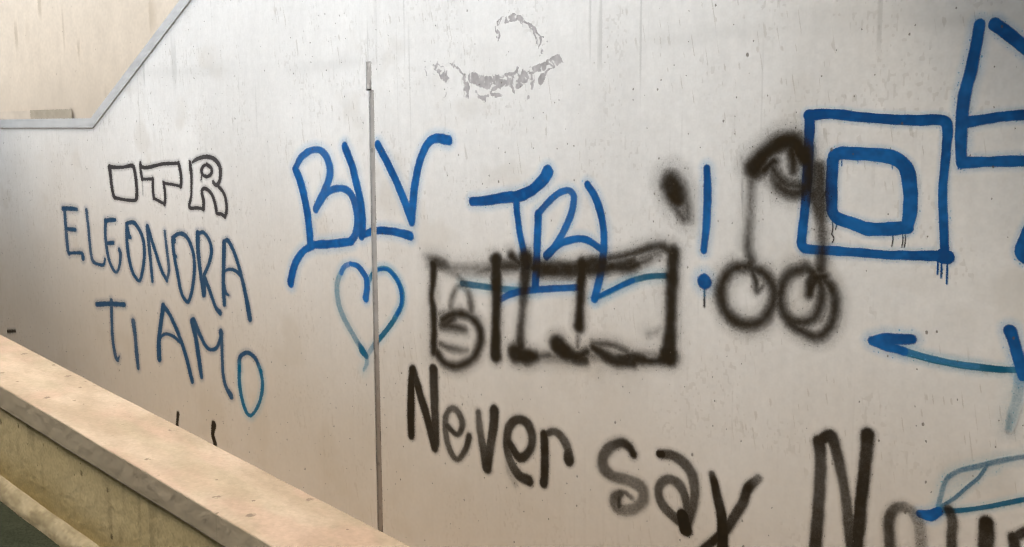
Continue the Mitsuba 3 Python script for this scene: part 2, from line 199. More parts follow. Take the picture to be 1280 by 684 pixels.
      [3, 0.0164, [-1.5132, 1.5843, 0.0144, 0.7, -1.4989, 1.547, 0.0145, 0.7, -1.496, 1.5139, 0.0146, 0.7]],
    ]),
  ]),
  ('graffiti_word', 'black sprayed letters boxed in by a rough black rectangle', [
    ('letter', [
      [3, 0.0117, [-2.4321, 1.3115, 0.021, 0.95, -2.4351, 1.2617, 0.0144, 0.95, -2.4443, 1.211, 0.0115, 0.95, -2.4349, 1.1693, 0.0165, 0.95, -2.4342, 1.105, 0.0163, 0.95, -2.4377, 1.0325, 0.0163, 0.95]],
      [3, 0.0112, [-2.3595, 1.1779, 0.0121, 0.53, -2.3489, 1.2211, 0.0115, 0.53, -2.3239, 1.255, 0.0091, 0.46, -2.2902, 1.2515, 0.011, 0.53, -2.2715, 1.2156, 0.0139, 0.61, -2.2691, 1.1814, 0.0139, 0.68]],
      [3, 0.0152, [-2.4199, 1.1568, 0.0112, 0.57, -2.3646, 1.1668, 0.0112, 0.57, -2.2864, 1.1759, 0.011, 0.57]],
      [3, 0.0151, [-2.392, 1.3079, 0.0122, 0.52, -2.3331, 1.2923, 0.0114, 0.52, -2.2948, 1.2683, 0.0107, 0.52]],
      [3, 0.0139, [-2.395, 1.1419, 0.0161, 0.9, -2.335, 1.1667, 0.017, 0.9, -2.2769, 1.1666, 0.0146, 0.9, -2.2346, 1.1373, 0.0179, 0.9, -2.2304, 1.0896, 0.0169, 0.9, -2.2642, 1.0362, 0.0141, 0.9, -2.3277, 1.0021, 0.0145, 0.9, -2.3874, 1.0039, 0.0155, 0.9, -2.4224, 1.0311, 0.0179, 0.9]],
      [3, 0.0153, [-2.3852, 1.1254, 0.0198, 0.85, -2.345, 1.155, 0.0196, 0.85]],
      [3, 0.0128, [-2.4065, 1.062, 0.013, 0.64, -2.3565, 1.0547, 0.0125, 0.71, -2.288, 1.0573, 0.0108, 0.5]],
      [3, 0.015, [-2.3258, 1.1328, 0.007, 0.28, -2.2583, 1.1274, 0.0069, 0.24]],
    ]),
    ('letter', [
      [3, 0.0108, [-2.1615, 1.3481, 0.0254, 0.95, -2.162, 1.2745, 0.0218, 0.95, -2.1626, 1.2005, 0.0182, 0.95, -2.165, 1.1257, 0.0201, 0.95, -2.1655, 1.0609, 0.0239, 0.95]],
    ]),
    ('letter', [
      [3, 0.0127, [-2.0439, 1.3578, 0.0342, 0.9, -2.0484, 1.2923, 0.0206, 0.9, -2.0573, 1.2125, 0.0154, 0.72, -2.0663, 1.1453, 0.0156, 0.77, -2.0665, 1.0986, 0.0211, 0.9]],
      [3, 0.0139, [-2.0842, 1.0794, 0.0313, 0.95, -2.049, 1.0744, 0.0268, 0.95, -2.0057, 1.0807, 0.0187, 0.95]],
      [3, 0.0136, [-2.0057, 1.0807, 0.0117, 0.76, -1.9548, 1.0913, 0.0115, 0.76]],
      [3, 0.0132, [-1.9216, 1.1252, 0.0314, 0.95, -1.8888, 1.1073, 0.0267, 0.95, -1.8564, 1.1024, 0.0178, 0.95]],
    ]),
    ('letter', [
      [3, 0.0107, [-1.8358, 1.3627, 0.025, 0.95, -1.8394, 1.3064, 0.0172, 0.95, -1.8429, 1.2497, 0.0142, 0.95, -1.8465, 1.1894, 0.0189, 0.95]],
      [3, 0.0108, [-1.8489, 1.186, 0.0076, 0.5, -1.8501, 1.1287, 0.0089, 0.57]],
      [3, 0.012, [-1.8986, 1.1091, 0.0162, 0.9, -1.85, 1.1033, 0.0189, 0.9, -1.8183, 1.1205, 0.0149, 0.9]],
      [3, 0.0124, [-1.7949, 1.1364, 0.0147, 0.9, -1.7484, 1.118, 0.0199, 0.9, -1.7105, 1.1112, 0.0194, 0.9, -1.6587, 1.1249, 0.0202, 0.9, -1.6224, 1.1272, 0.0165, 0.9]],
      [3, 0.0125, [-1.795, 1.1458, 0.0125, 0.71, -1.726, 1.1522, 0.0101, 0.71, -1.681, 1.14, 0.0131, 0.71]],
      [3, 0.0118, [-1.6223, 1.1242, 0.0118, 0.95, -1.5796, 1.1305, 0.0116, 0.95, -1.5449, 1.1475, 0.0255, 0.95, -1.545, 1.1505, 0.0305, 0.95]],
    ]),
    ('border', [
      [3, 0.0163, [-2.4724, 1.3364, 0.0127, 0.32, -2.4218, 1.3194, 0.0242, 0.81, -2.3819, 1.3158, 0.0192, 0.73, -2.3329, 1.3027, 0.0101, 0.48, -2.2657, 1.3019, 0.0095, 0.4, -2.1817, 1.3229, 0.016, 0.73]],
      [3, 0.0145, [-2.1006, 1.3663, 0.018, 0.88, -2.0569, 1.3437, 0.0179, 0.88, -1.9886, 1.34, 0.0155, 0.88, -1.9223, 1.3426, 0.0189, 0.88, -1.8579, 1.3515, 0.0186, 0.88]],
      [3, 0.0149, [-1.9158, 1.3527, 0.019, 0.9, -1.8674, 1.3538, 0.0186, 0.9, -1.7969, 1.3661, 0.0268, 0.9, -1.7587, 1.3754, 0.0193, 0.9]],
      [3, 0.0118, [-1.7438, 1.3888, 0.012, 0.81, -1.6846, 1.4026, 0.0119, 0.81, -1.6272, 1.4219, 0.0129, 0.81, -1.5782, 1.4344, 0.014, 0.81, -1.5367, 1.4202, 0.0157, 0.81]],
      [3, 0.013, [-1.7287, 1.384, 0.0127, 0.71, -1.6768, 1.3704, 0.0156, 0.71, -1.6409, 1.3854, 0.0118, 0.71, -1.6056, 1.4001, 0.0094, 0.71]],
      [3, 0.0116, [-1.5354, 1.4231, 0.0195, 0.92, -1.537, 1.3711, 0.0196, 0.92, -1.5398, 1.3069, 0.018, 0.92, -1.5399, 1.2426, 0.0181, 0.92, -1.5424, 1.1952, 0.0214, 0.92, -1.5449, 1.1475, 0.0247, 0.92]],
      [3, 0.0115, [-2.4119, 1.3132, 0.0116, 0.01, -2.3957, 1.3774, 0.0092, 0.01]],
      [3, 0.0133, [-1.5228, 1.4069, 0.0081, 0.2, -1.509, 1.2347, 0.0082, 0.13]],
      [3, 0.0312, [-1.7712, 1.0896, 0.01, 0.21, -1.6583, 1.1006, 0.0097, 0.21]],
      [3, 0.0158, [-1.6092, 1.1983, 0.0094, 0.33, -1.5603, 1.2224, 0.0093, 0.33]],
      [3, 0.0198, [-2.4525, 1.3097, 0.0157, 0.47, -2.3134, 1.3113, 0.0167, 0.47, -2.1634, 1.3279, 0.0175, 0.47]],
      [3, 0.0159, [-2.1725, 1.3271, 0.0199, 0.81, -2.0569, 1.3437, 0.0228, 0.81, -1.8738, 1.3501, 0.0204, 0.81]],
      [3, 0.0146, [-1.9157, 1.3464, 0.0221, 0.81, -1.7586, 1.3633, 0.0212, 0.81, -1.6626, 1.3895, 0.0175, 0.81]],
      [3, 0.0167, [-1.6626, 1.3895, 0.0163, 0.57, -1.5779, 1.4198, 0.016, 0.57]],
      [3, 0.017, [-2.0931, 1.068, 0.0173, 0.52, -1.9548, 1.0881, 0.0168, 0.52, -1.8564, 1.1024, 0.0164, 0.52]],
      [3, 0.0167, [-1.9149, 1.0939, 0.0166, 0.52, -1.7561, 1.12, 0.0177, 0.52, -1.5517, 1.1406, 0.0185, 0.52]],
      [3, 0.0234, [-2.4321, 1.3115, 0.0203, 0.33, -2.4378, 1.0253, 0.0205, 0.33]],
      [3, 0.0193, [-1.5434, 1.4168, 0.0219, 0.38, -1.538, 1.1485, 0.0221, 0.38]],
      [3, 0.0191, [-2.1543, 1.3353, 0.0198, 0.28, -2.1636, 1.0715, 0.0201, 0.28]],
      [3, 0.0103, [-1.703, 1.1154, 0.0195, 0.9, -1.6585, 1.1128, 0.0165, 0.9]],
      [3, 0.0109, [-1.866, 1.0946, 0.0169, 0.85, -1.8261, 1.0972, 0.0182, 0.85]],
      [3, 0.0136, [-1.7587, 1.3754, 0.0213, 0.85, -1.8202, 1.3641, 0.0243, 0.85]],
      [3, 0.0111, [-1.6989, 1.3745, 0.0148, 0.76, -1.6623, 1.3687, 0.0123, 0.76]],
      [3, 0.0131, [-1.7361, 1.3713, 0.0161, 0.9, -1.6842, 1.3698, 0.0183, 0.9, -1.648, 1.3818, 0.013, 0.9]],
      [3, 0.0122, [-2.0225, 1.3402, 0.0164, 0.9, -1.9223, 1.3458, 0.0175, 0.9]],
      [3, 0.0153, [-1.9886, 1.3335, 0.0215, 0.9, -1.8578, 1.3434, 0.0209, 0.9]],
      [3, 0.0146, [-1.9157, 1.3419, 0.0212, 0.9, -1.8279, 1.3498, 0.0222, 0.9, -1.7435, 1.3646, 0.0188, 0.9, -1.6697, 1.383, 0.0156, 0.9]],
      [3, 0.0165, [-2.4003, 1.1235, 0.0186, 0.81, -2.3504, 1.1262, 0.0173, 0.81, -2.2968, 1.1225, 0.0116, 0.81]],
    ]),
  ]),
  ('graffiti_figure', 'soft black sprayed sketch with two ringed circles below an arched top', [
    ('ring', [
      [3, 0.0146, [-1.3197, 1.4045, 0.0154, 0.88, -1.3634, 1.392, 0.0158, 0.88, -1.3902, 1.3543, 0.0174, 0.88, -1.391, 1.3099, 0.0184, 0.88, -1.365, 1.273, 0.0176, 0.88, -1.3251, 1.2602, 0.0159, 0.88, -1.282, 1.2717, 0.0153, 0.88, -1.2529, 1.3079, 0.0161, 0.88, -1.2468, 1.3513, 0.017, 0.88, -1.2715, 1.3873, 0.0165, 0.88, -1.3197, 1.4045, 0.0162, 0.88]],
      [3, 0.0119, [-1.3301, 1.264, 0.0106, 0.75, -1.2914, 1.2644, 0.0123, 0.75, -1.2545, 1.2991, 0.0103, 0.75]],
      [3, 0.0092, [-1.3171, 1.4134, 0.0101, 0.85, -1.2966, 1.3721, 0.01, 0.85, -1.292, 1.3467, 0.0071, 0.85, -1.2708, 1.366, 0.0055, 0.68]],
    ]),
    ('ring', [
      [3, 0.0138, [-1.1669, 1.4136, 0.0148, 0.85, -1.2113, 1.3929, 0.0153, 0.85, -1.23, 1.3488, 0.0164, 0.85, -1.2219, 1.3029, 0.0169, 0.85, -1.1891, 1.2813, 0.0155, 0.85, -1.1447, 1.2952, 0.0147, 0.85, -1.1243, 1.3391, 0.0155, 0.85, -1.1306, 1.388, 0.0159, 0.85, -1.1669, 1.4136, 0.0157, 0.85]],
      [3, 0.0124, [-1.1309, 1.3962, 0.0148, 0.85, -1.1022, 1.3743, 0.0149, 0.85, -1.0894, 1.3347, 0.0146, 0.85, -1.1003, 1.284, 0.014, 0.85, -1.1298, 1.2552, 0.0139, 0.85, -1.1703, 1.2626, 0.015, 0.85, -1.2027, 1.2797, 0.0153, 0.85]],
      [3, 0.0111, [-1.1557, 1.3523, 0.0125, 0.9, -1.1481, 1.3863, 0.018, 0.9, -1.1178, 1.3974, 0.0136, 0.9]],
      [3, 0.0098, [-1.1267, 1.289, 0.0059, 0.6, -1.1106, 1.3241, 0.006, 0.6, -1.1162, 1.3565, 0.0061, 0.6]],
    ]),
    ('stroke', [
      [3, 0.0131, [-1.3129, 1.6519, 0.0171, 0.72, -1.3159, 1.5928, 0.0114, 0.58, -1.3186, 1.5247, 0.0115, 0.54, -1.3213, 1.4561, 0.0127, 0.72, -1.3104, 1.4139, 0.0162, 0.79]],
      [3, 0.004, [-1.344, 1.6681, 0.0029, 0.3, -1.3333, 1.4379, 0.0015, 0.3]],
    ]),
    ('stroke', [
      [3, 0.011, [-1.1474, 1.6435, 0.0248, 0.81, -1.1454, 1.5911, 0.0261, 0.81, -1.137, 1.5551, 0.0209, 0.77, -1.1304, 1.5189, 0.013, 0.68, -1.1268, 1.4703, 0.013, 0.68, -1.1298, 1.4127, 0.0156, 0.85]],
    ]),
    ('stroke', [
      [3, 0.0171, [-1.1771, 1.6872, 0.0195, 0.9, -1.1668, 1.647, 0.0182, 0.9, -1.1651, 1.6025, 0.0183, 0.9]],
      [3, 0.0165, [-1.2843, 1.64, 0.0175, 0.95, -1.2572, 1.6614, 0.0173, 0.95]],
      [3, 0.0175, [-1.2661, 1.6529, 0.0186, 0.85, -1.2326, 1.6124, 0.0178, 0.85, -1.1783, 1.602, 0.0172, 0.85]],
      [3, 0.0163, [-1.308, 1.6453, 0.0298, 0.97, -1.2809, 1.6775, 0.0232, 0.97, -1.2403, 1.7028, 0.0257, 0.97, -1.2042, 1.7031, 0.0271, 0.97, -1.1809, 1.671, 0.0244, 0.97]],
      [3, 0.0138, [-1.2618, 1.6613, 0.0156, 0.59, -1.2558, 1.62, 0.0154, 0.77, -1.2274, 1.592, 0.0172, 0.85, -1.1867, 1.5895, 0.0168, 0.85, -1.1655, 1.6147, 0.0145, 0.85]],
      [3, 0.0149, [-1.2129, 1.6949, 0.0204, 0.9, -1.207, 1.6542, 0.017, 0.9, -1.2064, 1.6379, 0.0136, 0.9]],
      [3, 0.0176, [-1.274, 1.6111, 0.0087, 0.45, -1.2363, 1.5875, 0.0084, 0.45, -1.1909, 1.5811, 0.0082, 0.45]],
    ]),
  ]),
  ('graffiti_square', 'blue spray painted square within a square', [
    ('outer_square', [
      [0, 0.0019, [-1.1719, 1.7677, 0.0136, 0.97, -1.1203, 1.7704, 0.0118, 0.97, -1.0208, 1.7604, 0.011, 0.97, -0.9329, 1.7556, 0.0117, 0.97, -0.8728, 1.7553, 0.0114, 0.97, -0.8556, 1.7417, 0.0114, 0.97, -0.8559, 1.68, 0.0096, 0.97, -0.8581, 1.6088, 0.0097, 0.97, -0.8527, 1.5374, 0.0092, 0.97, -0.846, 1.4656, 0.0097, 0.97]],
      [0, 0.0021, [-1.1698, 1.7677, 0.0126, 0.97, -1.1696, 1.7069, 0.0126, 0.97, -1.1704, 1.6359, 0.0127, 0.97, -1.1732, 1.5577, 0.0116, 0.97, -1.1793, 1.4916, 0.0116, 0.97, -1.1769, 1.4654, 0.0128, 0.97, -1.1567, 1.459, 0.0108, 0.97, -1.0738, 1.4601, 0.0105, 0.97, -0.9752, 1.4602, 0.0102, 0.97, -0.9064, 1.4638, 0.01, 0.97, -0.8461, 1.468, 0.0118, 0.97]],
      [0, 0.0019, [-0.8491, 1.4678, 0.0168, 0.97, -0.8401, 1.4661, 0.0148, 0.97]],
      [0, 0.0006, [-0.8604, 1.4553, 0.0019, 0.95, -0.8602, 1.428, 0.0014, 0.95]],
      [0, 0.0006, [-0.8527, 1.456, 0.0019, 0.95, -0.8521, 1.4214, 0.0014, 0.95]],
      [0, 0.0006, [-0.8408, 1.457, 0.0018, 0.95, -0.8395, 1.4087, 0.0014, 0.95]],
      [4, 0.0006, [-0.8599, 1.4463, 0.0013, 0.9, -0.8601, 1.4268, 0.0013, 0.9]],
      [4, 0.0006, [-0.8519, 1.4409, 0.0013, 0.9, -0.852, 1.4202, 0.0013, 0.9]],
      [4, 0.0006, [-0.84, 1.4419, 0.0013, 0.9, -0.8395, 1.4087, 0.0013, 0.9]],
    ]),
    ('inner_square', [
      [0, 0.002, [-1.1063, 1.6758, 0.0147, 0.97, -1.083, 1.6825, 0.0144, 0.97, -1.0173, 1.6804, 0.0151, 0.97, -0.9724, 1.675, 0.0159, 0.97, -0.9435, 1.6573, 0.0159, 0.97, -0.9293, 1.6183, 0.0161, 0.97, -0.9263, 1.5575, 0.0151, 0.97, -0.9309, 1.5235, 0.0142, 0.97]],
      [0, 0.0021, [-0.9309, 1.5235, 0.015, 0.97, -0.9715, 1.5179, 0.0152, 0.97, -1.0164, 1.5151, 0.0155, 0.97, -1.0564, 1.5253, 0.0147, 0.97, -1.0939, 1.5359, 0.014, 0.97, -1.1083, 1.5544, 0.0132, 0.97]],
      [0, 0.0021, [-1.106, 1.5481, 0.0134, 0.97, -1.1101, 1.5992, 0.0145, 0.97, -1.1092, 1.663, 0.0156, 0.97]],
      [0, 0.0007, [-1.0879, 1.6698, 0.0015, 0.9, -1.0872, 1.654, 0.0012, 0.9]],
      [0, 0.0006, [-1.0495, 1.6736, 0.0014, 0.9, -1.0491, 1.663, 0.0012, 0.9]],
      [0, 0.0006, [-0.9705, 1.6597, 0.0014, 0.9, -0.97, 1.6506, 0.0011, 0.9]],
      [4, 0.0007, [-1.1052, 1.5288, 0.0013, 0.85, -1.1032, 1.5128, 0.0013, 0.85, -1.1053, 1.4966, 0.0013, 0.85]],
      [4, 0.0007, [-1.0957, 1.5294, 0.0013, 0.85, -1.0939, 1.5198, 0.0013, 0.85, -1.0962, 1.51, 0.0013, 0.85]],
      [4, 0.0006, [-0.9635, 1.5091, 0.0012, 0.85, -0.9615, 1.4946, 0.0012, 0.85, -0.9634, 1.4798, 0.0012, 0.85]],
      [4, 0.0006, [-0.941, 1.5136, 0.0012, 0.85, -0.939, 1.4968, 0.0012, 0.85, -0.9407, 1.4797, 0.0012, 0.85]],
      [4, 0.0006, [-0.9354, 1.514, 0.0012, 0.85, -0.9334, 1.4972, 0.0012, 0.85, -0.935, 1.4801, 0.0012, 0.85]],
      [4, 0.0007, [-1.1046, 1.4979, 0.0013, 0.85, -1.0994, 1.4873, 0.0013, 0.85, -1.1032, 1.4786, 0.0013, 0.85]],
    ]),
  ]),
  ('graffiti_house', 'blue spray painted box with a pointed roof at the right edge', [
    ('stroke', [
      [0, 0.0033, [-0.8006, 1.9486, 0.0117, 0.95, -0.8052, 1.9043, 0.0122, 0.95, -0.8141, 1.8525, 0.0132, 0.95, -0.8241, 1.8002, 0.0132, 0.95, -0.826, 1.7472, 0.0126, 0.95, -0.8252, 1.7036, 0.0119, 0.95, -0.8219, 1.6695, 0.0119, 0.95]],
    ]),
    ('stroke', [
      [0, 0.0027, [-0.7706, 1.9467, 0.0137, 0.95, -0.747, 1.9291, 0.0125, 0.95, -0.7123, 1.8996, 0.0123, 0.95, -0.6635, 1.8564, 0.0121, 0.95, -0.614, 1.8098, 0.012, 0.95]],
    ]),
    ('stroke', [
      [0, 0.0023, [-0.8228, 1.7496, 0.0129, 0.95, -0.7784, 1.7566, 0.0104, 0.95, -0.7419, 1.7621, 0.0102, 0.95, -0.7043, 1.7646, 0.0106, 0.95, -0.6114, 1.7692, 0.0103, 0.95]],
      [0, 0.0023, [-0.8208, 1.6671, 0.0129, 0.97, -0.7736, 1.6696, 0.0104, 0.97, -0.6989, 1.673, 0.0113, 0.97, -0.6056, 1.6767, 0.0109, 0.97]],
      [0, 0.0007, [-0.8284, 1.6645, 0.0014, 0.9, -0.8278, 1.6538, 0.0014, 0.9]],
      [0, 0.0007, [-0.8231, 1.6646, 0.0014, 0.9, -0.8229, 1.6529, 0.0014, 0.9]],
    ]),
  ]),
  ('graffiti_mark', 'thick blue stroke cut off by the right edge of the photo', [
    ('stroke', [
      [0, 0.0023, [-0.6517, 1.592, 0.0127, 0.97, -0.6714, 1.5534, 0.0127, 0.97, -0.6849, 1.5193, 0.0127, 0.97, -0.6898, 1.4878, 0.0155, 0.97, -0.6665, 1.4729, 0.0162, 0.97, -0.614, 1.4726, 0.0133, 0.97]],
    ]),
  ]),
  ('graffiti_arrow', 'blue spray painted arrow pointing left at the right edge', [
    ('arrow_head', [
      [0, 0.0038, [-0.9984, 1.2633, 0.0106, 0.95, -0.9716, 1.2699, 0.0133, 0.95, -0.934, 1.275, 0.0126, 0.95, -0.9081, 1.2785, 0.0105, 0.95]],
      [0, 0.0038, [-0.9983, 1.2618, 0.0102, 0.95, -0.9633, 1.2559, 0.0121, 0.95, -0.9252, 1.2484, 0.01, 0.95]],
    ]),
    ('arrow_shaft', [
      [1, 0.0028, [-0.9404, 1.2516, 0.0084, 0.95, -0.8806, 1.2422, 0.0083, 0.95, -0.8158, 1.237, 0.0081, 0.95, -0.747, 1.2381, 0.0079, 0.95, -0.7071, 1.2406, 0.0065, 0.95, -0.6493, 1.2495, 0.0068, 0.95, -0.5873, 1.2556, 0.0074, 0.95]],
      [0, 0.0036, [-0.9404, 1.2516, 0.0058, 0.35, -0.8806, 1.2436, 0.0057, 0.35, -0.8159, 1.2385, 0.0056, 0.35, -0.7674, 1.2385, 0.0055, 0.35]],
    ]),
    ('stroke', [
      [0, 0.0034, [-0.7053, 1.3238, 0.0128, 0.97, -0.696, 1.2984, 0.0128, 0.97, -0.6833, 1.2583, 0.0116, 0.97, -0.6752, 1.2315, 0.0093, 0.97]],
      [1, 0.0068, [-0.6812, 1.2446, 0.0109, 0.42, -0.6815, 1.1953, 0.0109, 0.34, -0.6888, 1.1516, 0.0109, 0.29, -0.6948, 1.1184, 0.0087, 0.25]],
      [4, 0.0055, [-0.6949, 1.1434, 0.0058, 0.3, -0.6983, 1.1106, 0.0058, 0.3]],
    ]),
  ]),
  ('graffiti_loop', 'thin faded teal paint loop at the lower right', [
    ('stroke', [
      [0, 0.0027, [-0.871, 0.8875, 0.0088, 0.95, -0.8484, 0.8894, 0.0124, 0.95, -0.8311, 0.9022, 0.0102, 0.95]],
      [1, 0.0022, [-0.8314, 0.9068, 0.0071, 0.85, -0.7964, 0.9131, 0.0059, 0.85, -0.7541, 0.9282, 0.0052, 0.85, -0.7131, 0.9459, 0.0051, 0.85, -0.6576, 0.9719, 0.0055, 0.85, -0.5964, 0.9996, 0.0049, 0.85]],
      [1, 0.0039, [-0.8318, 0.916, 0.006, 0.55, -0.8267, 0.9451, 0.0059, 0.44, -0.8174, 0.9796, 0.0057, 0.55, -0.7925, 1.0035, 0.0059, 0.55, -0.7509, 1.024, 0.0059, 0.55, -0.7104, 1.0439, 0.0059, 0.55, -0.6629, 1.0628, 0.0059, 0.55, -0.6015, 1.0823, 0.0058, 0.55]],
      [1, 0.0026, [-0.8316, 0.9114, 0.0042, 0.65, -0.8021, 0.9371, 0.0041, 0.65, -0.7736, 0.9713, 0.004, 0.65, -0.7496, 0.9995, 0.004, 0.65, -0.7345, 1.0298, 0.004, 0.65]],
      [1, 0.0096, [-0.8162, 0.9568, 0.0124, 0.12, -0.779, 0.9929, 0.0125, 0.12, -0.7176, 1.0246, 0.0125, 0.12]],
    ]),
  ]),
  ('graffiti_word', 'dark brown sprayed word Never left of the word say', [
    ('letter', [
      [3, 0.0048, [-2.5404, 0.9582, 0.0161, 0.93, -2.5456, 0.9042, 0.0171, 0.93, -2.5507, 0.8164, 0.0174, 0.93, -2.5497, 0.7371, 0.0167, 0.93]],
      [3, 0.0048, [-2.5375, 0.9587, 0.0177, 0.88, -2.506, 0.8843, 0.0176, 0.88, -2.47, 0.8046, 0.0184, 0.88, -2.4391, 0.7178, 0.0175, 0.88]],
      [3, 0.0047, [-2.4405, 0.9736, 0.0192, 0.88, -2.4381, 0.9089, 0.0184, 0.8, -2.4361, 0.824, 0.0185, 0.8, -2.4342, 0.7321, 0.0168, 0.88]],
    ]),
    ('letter', [
      [3, 0.0053, [-2.3825, 0.8014, 0.0121, 0.8, -2.3335, 0.7817, 0.0096, 0.8, -2.3108, 0.8215, 0.0135, 0.72, -2.3323, 0.856, 0.0129, 0.64, -2.3635, 0.8601, 0.0097, 0.64, -2.3866, 0.8267, 0.0124, 0.68, -2.3858, 0.7681, 0.0137, 0.64, -2.3658, 0.7198, 0.0142, 0.68, -2.3347, 0.7003, 0.0096, 0.68, -2.2987, 0.7402, 0.0112, 0.76, -2.2823, 0.7853, 0.0133, 0.84]],
    ]),
    ('letter', [
      [3, 0.0051, [-2.2408, 0.8695, 0.0119, 0.66, -2.2354, 0.8168, 0.015, 0.62, -2.2207, 0.7564, 0.0167, 0.75, -2.2059, 0.7024, 0.0197, 0.88]],
      [3, 0.0044, [-2.1732, 0.888, 0.0191, 0.88, -2.1778, 0.8342, 0.0181, 0.8, -2.1909, 0.7751, 0.0172, 0.75, -2.2042, 0.7091, 0.0188, 0.88]],
    ]),
    ('letter', [
      [3, 0.0049, [-2.1122, 0.7974, 0.016, 0.86, -2.0721, 0.7625, 0.0155, 0.86, -2.0323, 0.7892, 0.014, 0.86, -2.0205, 0.8342, 0.0157, 0.77, -2.04, 0.8728, 0.0165, 0.81, -2.0796, 0.8775, 0.0127, 0.81, -2.1136, 0.8465, 0.0154, 0.77, -2.1204, 0.7957, 0.0178, 0.81, -2.1085, 0.7424, 0.0169, 0.68, -2.0723, 0.7069, 0.0181, 0.81, -2.0325, 0.6986, 0.0174, 0.86]],
      [3, 0.0078, [-2.1139, 0.7909, 0.0116, 0.31, -2.1167, 0.7219, 0.0122, 0.26, -2.0885, 0.6784, 0.0123, 0.2]],
    ]),
    ('letter', [
      [3, 0.0041, [-1.9741, 0.8524, 0.0146, 0.9, -1.9718, 0.7958, 0.0153, 0.9, -1.9717, 0.7355, 0.0158, 0.9, -1.9763, 0.7042, 0.0154, 0.9]],
      [3, 0.0047, [-1.9627, 0.8576, 0.0103, 0.8, -1.9362, 0.8688, 0.0122, 0.71, -1.9063, 0.8569, 0.0147, 0.66, -1.8839, 0.826, 0.0153, 0.71, -1.8801, 0.7973, 0.0204, 0.88]],
    ]),
  ]),
  ('graffiti_word', 'soft brown sprayed word say right of the word Never', [
    ('letter', [
      [3, 0.0063, [-1.6554, 0.8609, 0.0126, 0.93, -1.6715, 0.879, 0.015, 0.88, -1.6972, 0.8832, 0.0138, 0.84, -1.7345, 0.8637, 0.0152, 0.7, -1.7576, 0.8298, 0.0184, 0.67, -1.7543, 0.7989, 0.0209, 0.65, -1.7219, 0.7818, 0.0172, 0.61, -1.6758, 0.7826, 0.0165, 0.51, -1.6306, 0.7739, 0.0183, 0.56, -1.619, 0.7481, 0.0176, 0.56, -1.6353, 0.718, 0.0146, 0.51, -1.6746, 0.6963, 0.0152, 0.47, -1.7093, 0.6998, 0.0192, 0.56, -1.7154, 0.7227, 0.0171, 0.65, -1.6953, 0.7396, 0.0124, 0.74]],
      [3, 0.0063, [-1.7006, 0.702, 0.01, 0.83, -1.7009, 0.7262, 0.009, 0.83, -1.6839, 0.7447, 0.0072, 0.67, -1.6553, 0.7347, 0.0071, 0.5]],
    ]),
    ('letter', [
      [3, 0.0035, [-1.5692, 0.8781, 0.0104, 1.03, -1.5585, 0.8804, 0.0104, 0.98]],
      [3, 0.0049, [-1.5665, 0.8787, 0.0125, 0.74, -1.5292, 0.8828, 0.0144, 0.73, -1.4921, 0.8701, 0.0158, 0.7, -1.4656, 0.8418, 0.0162, 0.7, -1.457, 0.8028, 0.0152, 0.67, -1.466, 0.7457, 0.0144, 0.74, -1.4832, 0.6999, 0.0153, 0.93]],
      [3, 0.0045, [-1.4788, 0.7379, 0.012, 0.79, -1.4849, 0.7779, 0.0137, 0.7, -1.5065, 0.8096, 0.0149, 0.65, -1.5385, 0.8162, 0.0124, 0.67, -1.565, 0.7962, 0.0116, 0.7, -1.5698, 0.7669, 0.014, 0.7, -1.5531, 0.7381, 0.0157, 0.67, -1.5205, 0.7182, 0.0149, 0.7, -1.4938, 0.7064, 0.0146, 0.84]],
      [3, 0.0039, [-1.4916, 0.7255, 0.0212, 1.03, -1.483, 0.693, 0.0196, 1.03]],
    ]),
    ('letter', [
      [3, 0.0038, [-1.4076, 0.8593, 0.0094, 0.69, -1.3996, 0.8387, 0.012, 0.93, -1.3885, 0.7965, 0.0147, 0.88, -1.375, 0.7549, 0.0158, 0.93, -1.3713, 0.7108, 0.0166, 1.03, -1.3694, 0.6389, 0.0166, 0.98]],
      [3, 0.0041, [-1.2751, 0.8781, 0.0104, 0.56, -1.3024, 0.8457, 0.013, 0.93, -1.3155, 0.8052, 0.0133, 0.79, -1.3384, 0.7641, 0.0132, 0.79, -1.3618, 0.7223, 0.0133, 0.93]],
      [3, 0.0043, [-1.3761, 0.705, 0.0123, 0.93, -1.4054, 0.6745, 0.0113, 0.93, -1.4402, 0.6374, 0.0114, 0.93]],
    ]),
  ]),
  ('graffiti_word', 'large dark brown sprayed word starting with N, cut off by the bottom of the photo', [
    ('letter', [
      [3, 0.0046, [-1.1165, 1.0041, 0.0168, 0.88, -1.1123, 0.9627, 0.0145, 0.75, -1.112, 0.8877, 0.0151, 0.75, -1.1141, 0.8064, 0.0159, 0.8, -1.118, 0.7032, 0.0159, 0.88]],
      [3, 0.0045, [-1.1191, 1.0036, 0.0131, 0.88, -1.089, 1.022, 0.0164, 0.88, -1.0694, 0.9768, 0.014, 0.75, -1.0516, 0.9117, 0.0124, 0.71, -1.0388, 0.8455, 0.0144, 0.71, -1.0289, 0.7884, 0.0158, 0.8, -1.0215, 0.7306, 0.0143, 0.88]],
      [3, 0.0044, [-0.9996, 1.0445, 0.0171, 0.91, -1.001, 1.0009, 0.0157, 0.82, -1.0069, 0.9122, 0.0151, 0.91, -1.0109, 0.8328, 0.0159, 0.87, -1.0165, 0.732, 0.0167, 0.91]],
    ]),
    ('letter', [
      [3, 0.0056, [-0.9323, 0.756, 0.0141, 0.84, -0.9373, 0.8129, 0.0128, 0.75, -0.9414, 0.8506, 0.0123, 0.8, -0.931, 0.8821, 0.0114, 0.71, -0.9082, 0.8949, 0.0115, 0.5, -0.8845, 0.8841, 0.0122, 0.42, -0.8691, 0.8501, 0.0125, 0.42, -0.8632, 0.7756, 0.0122, 0.42]],
    ]),
    ('letter', [
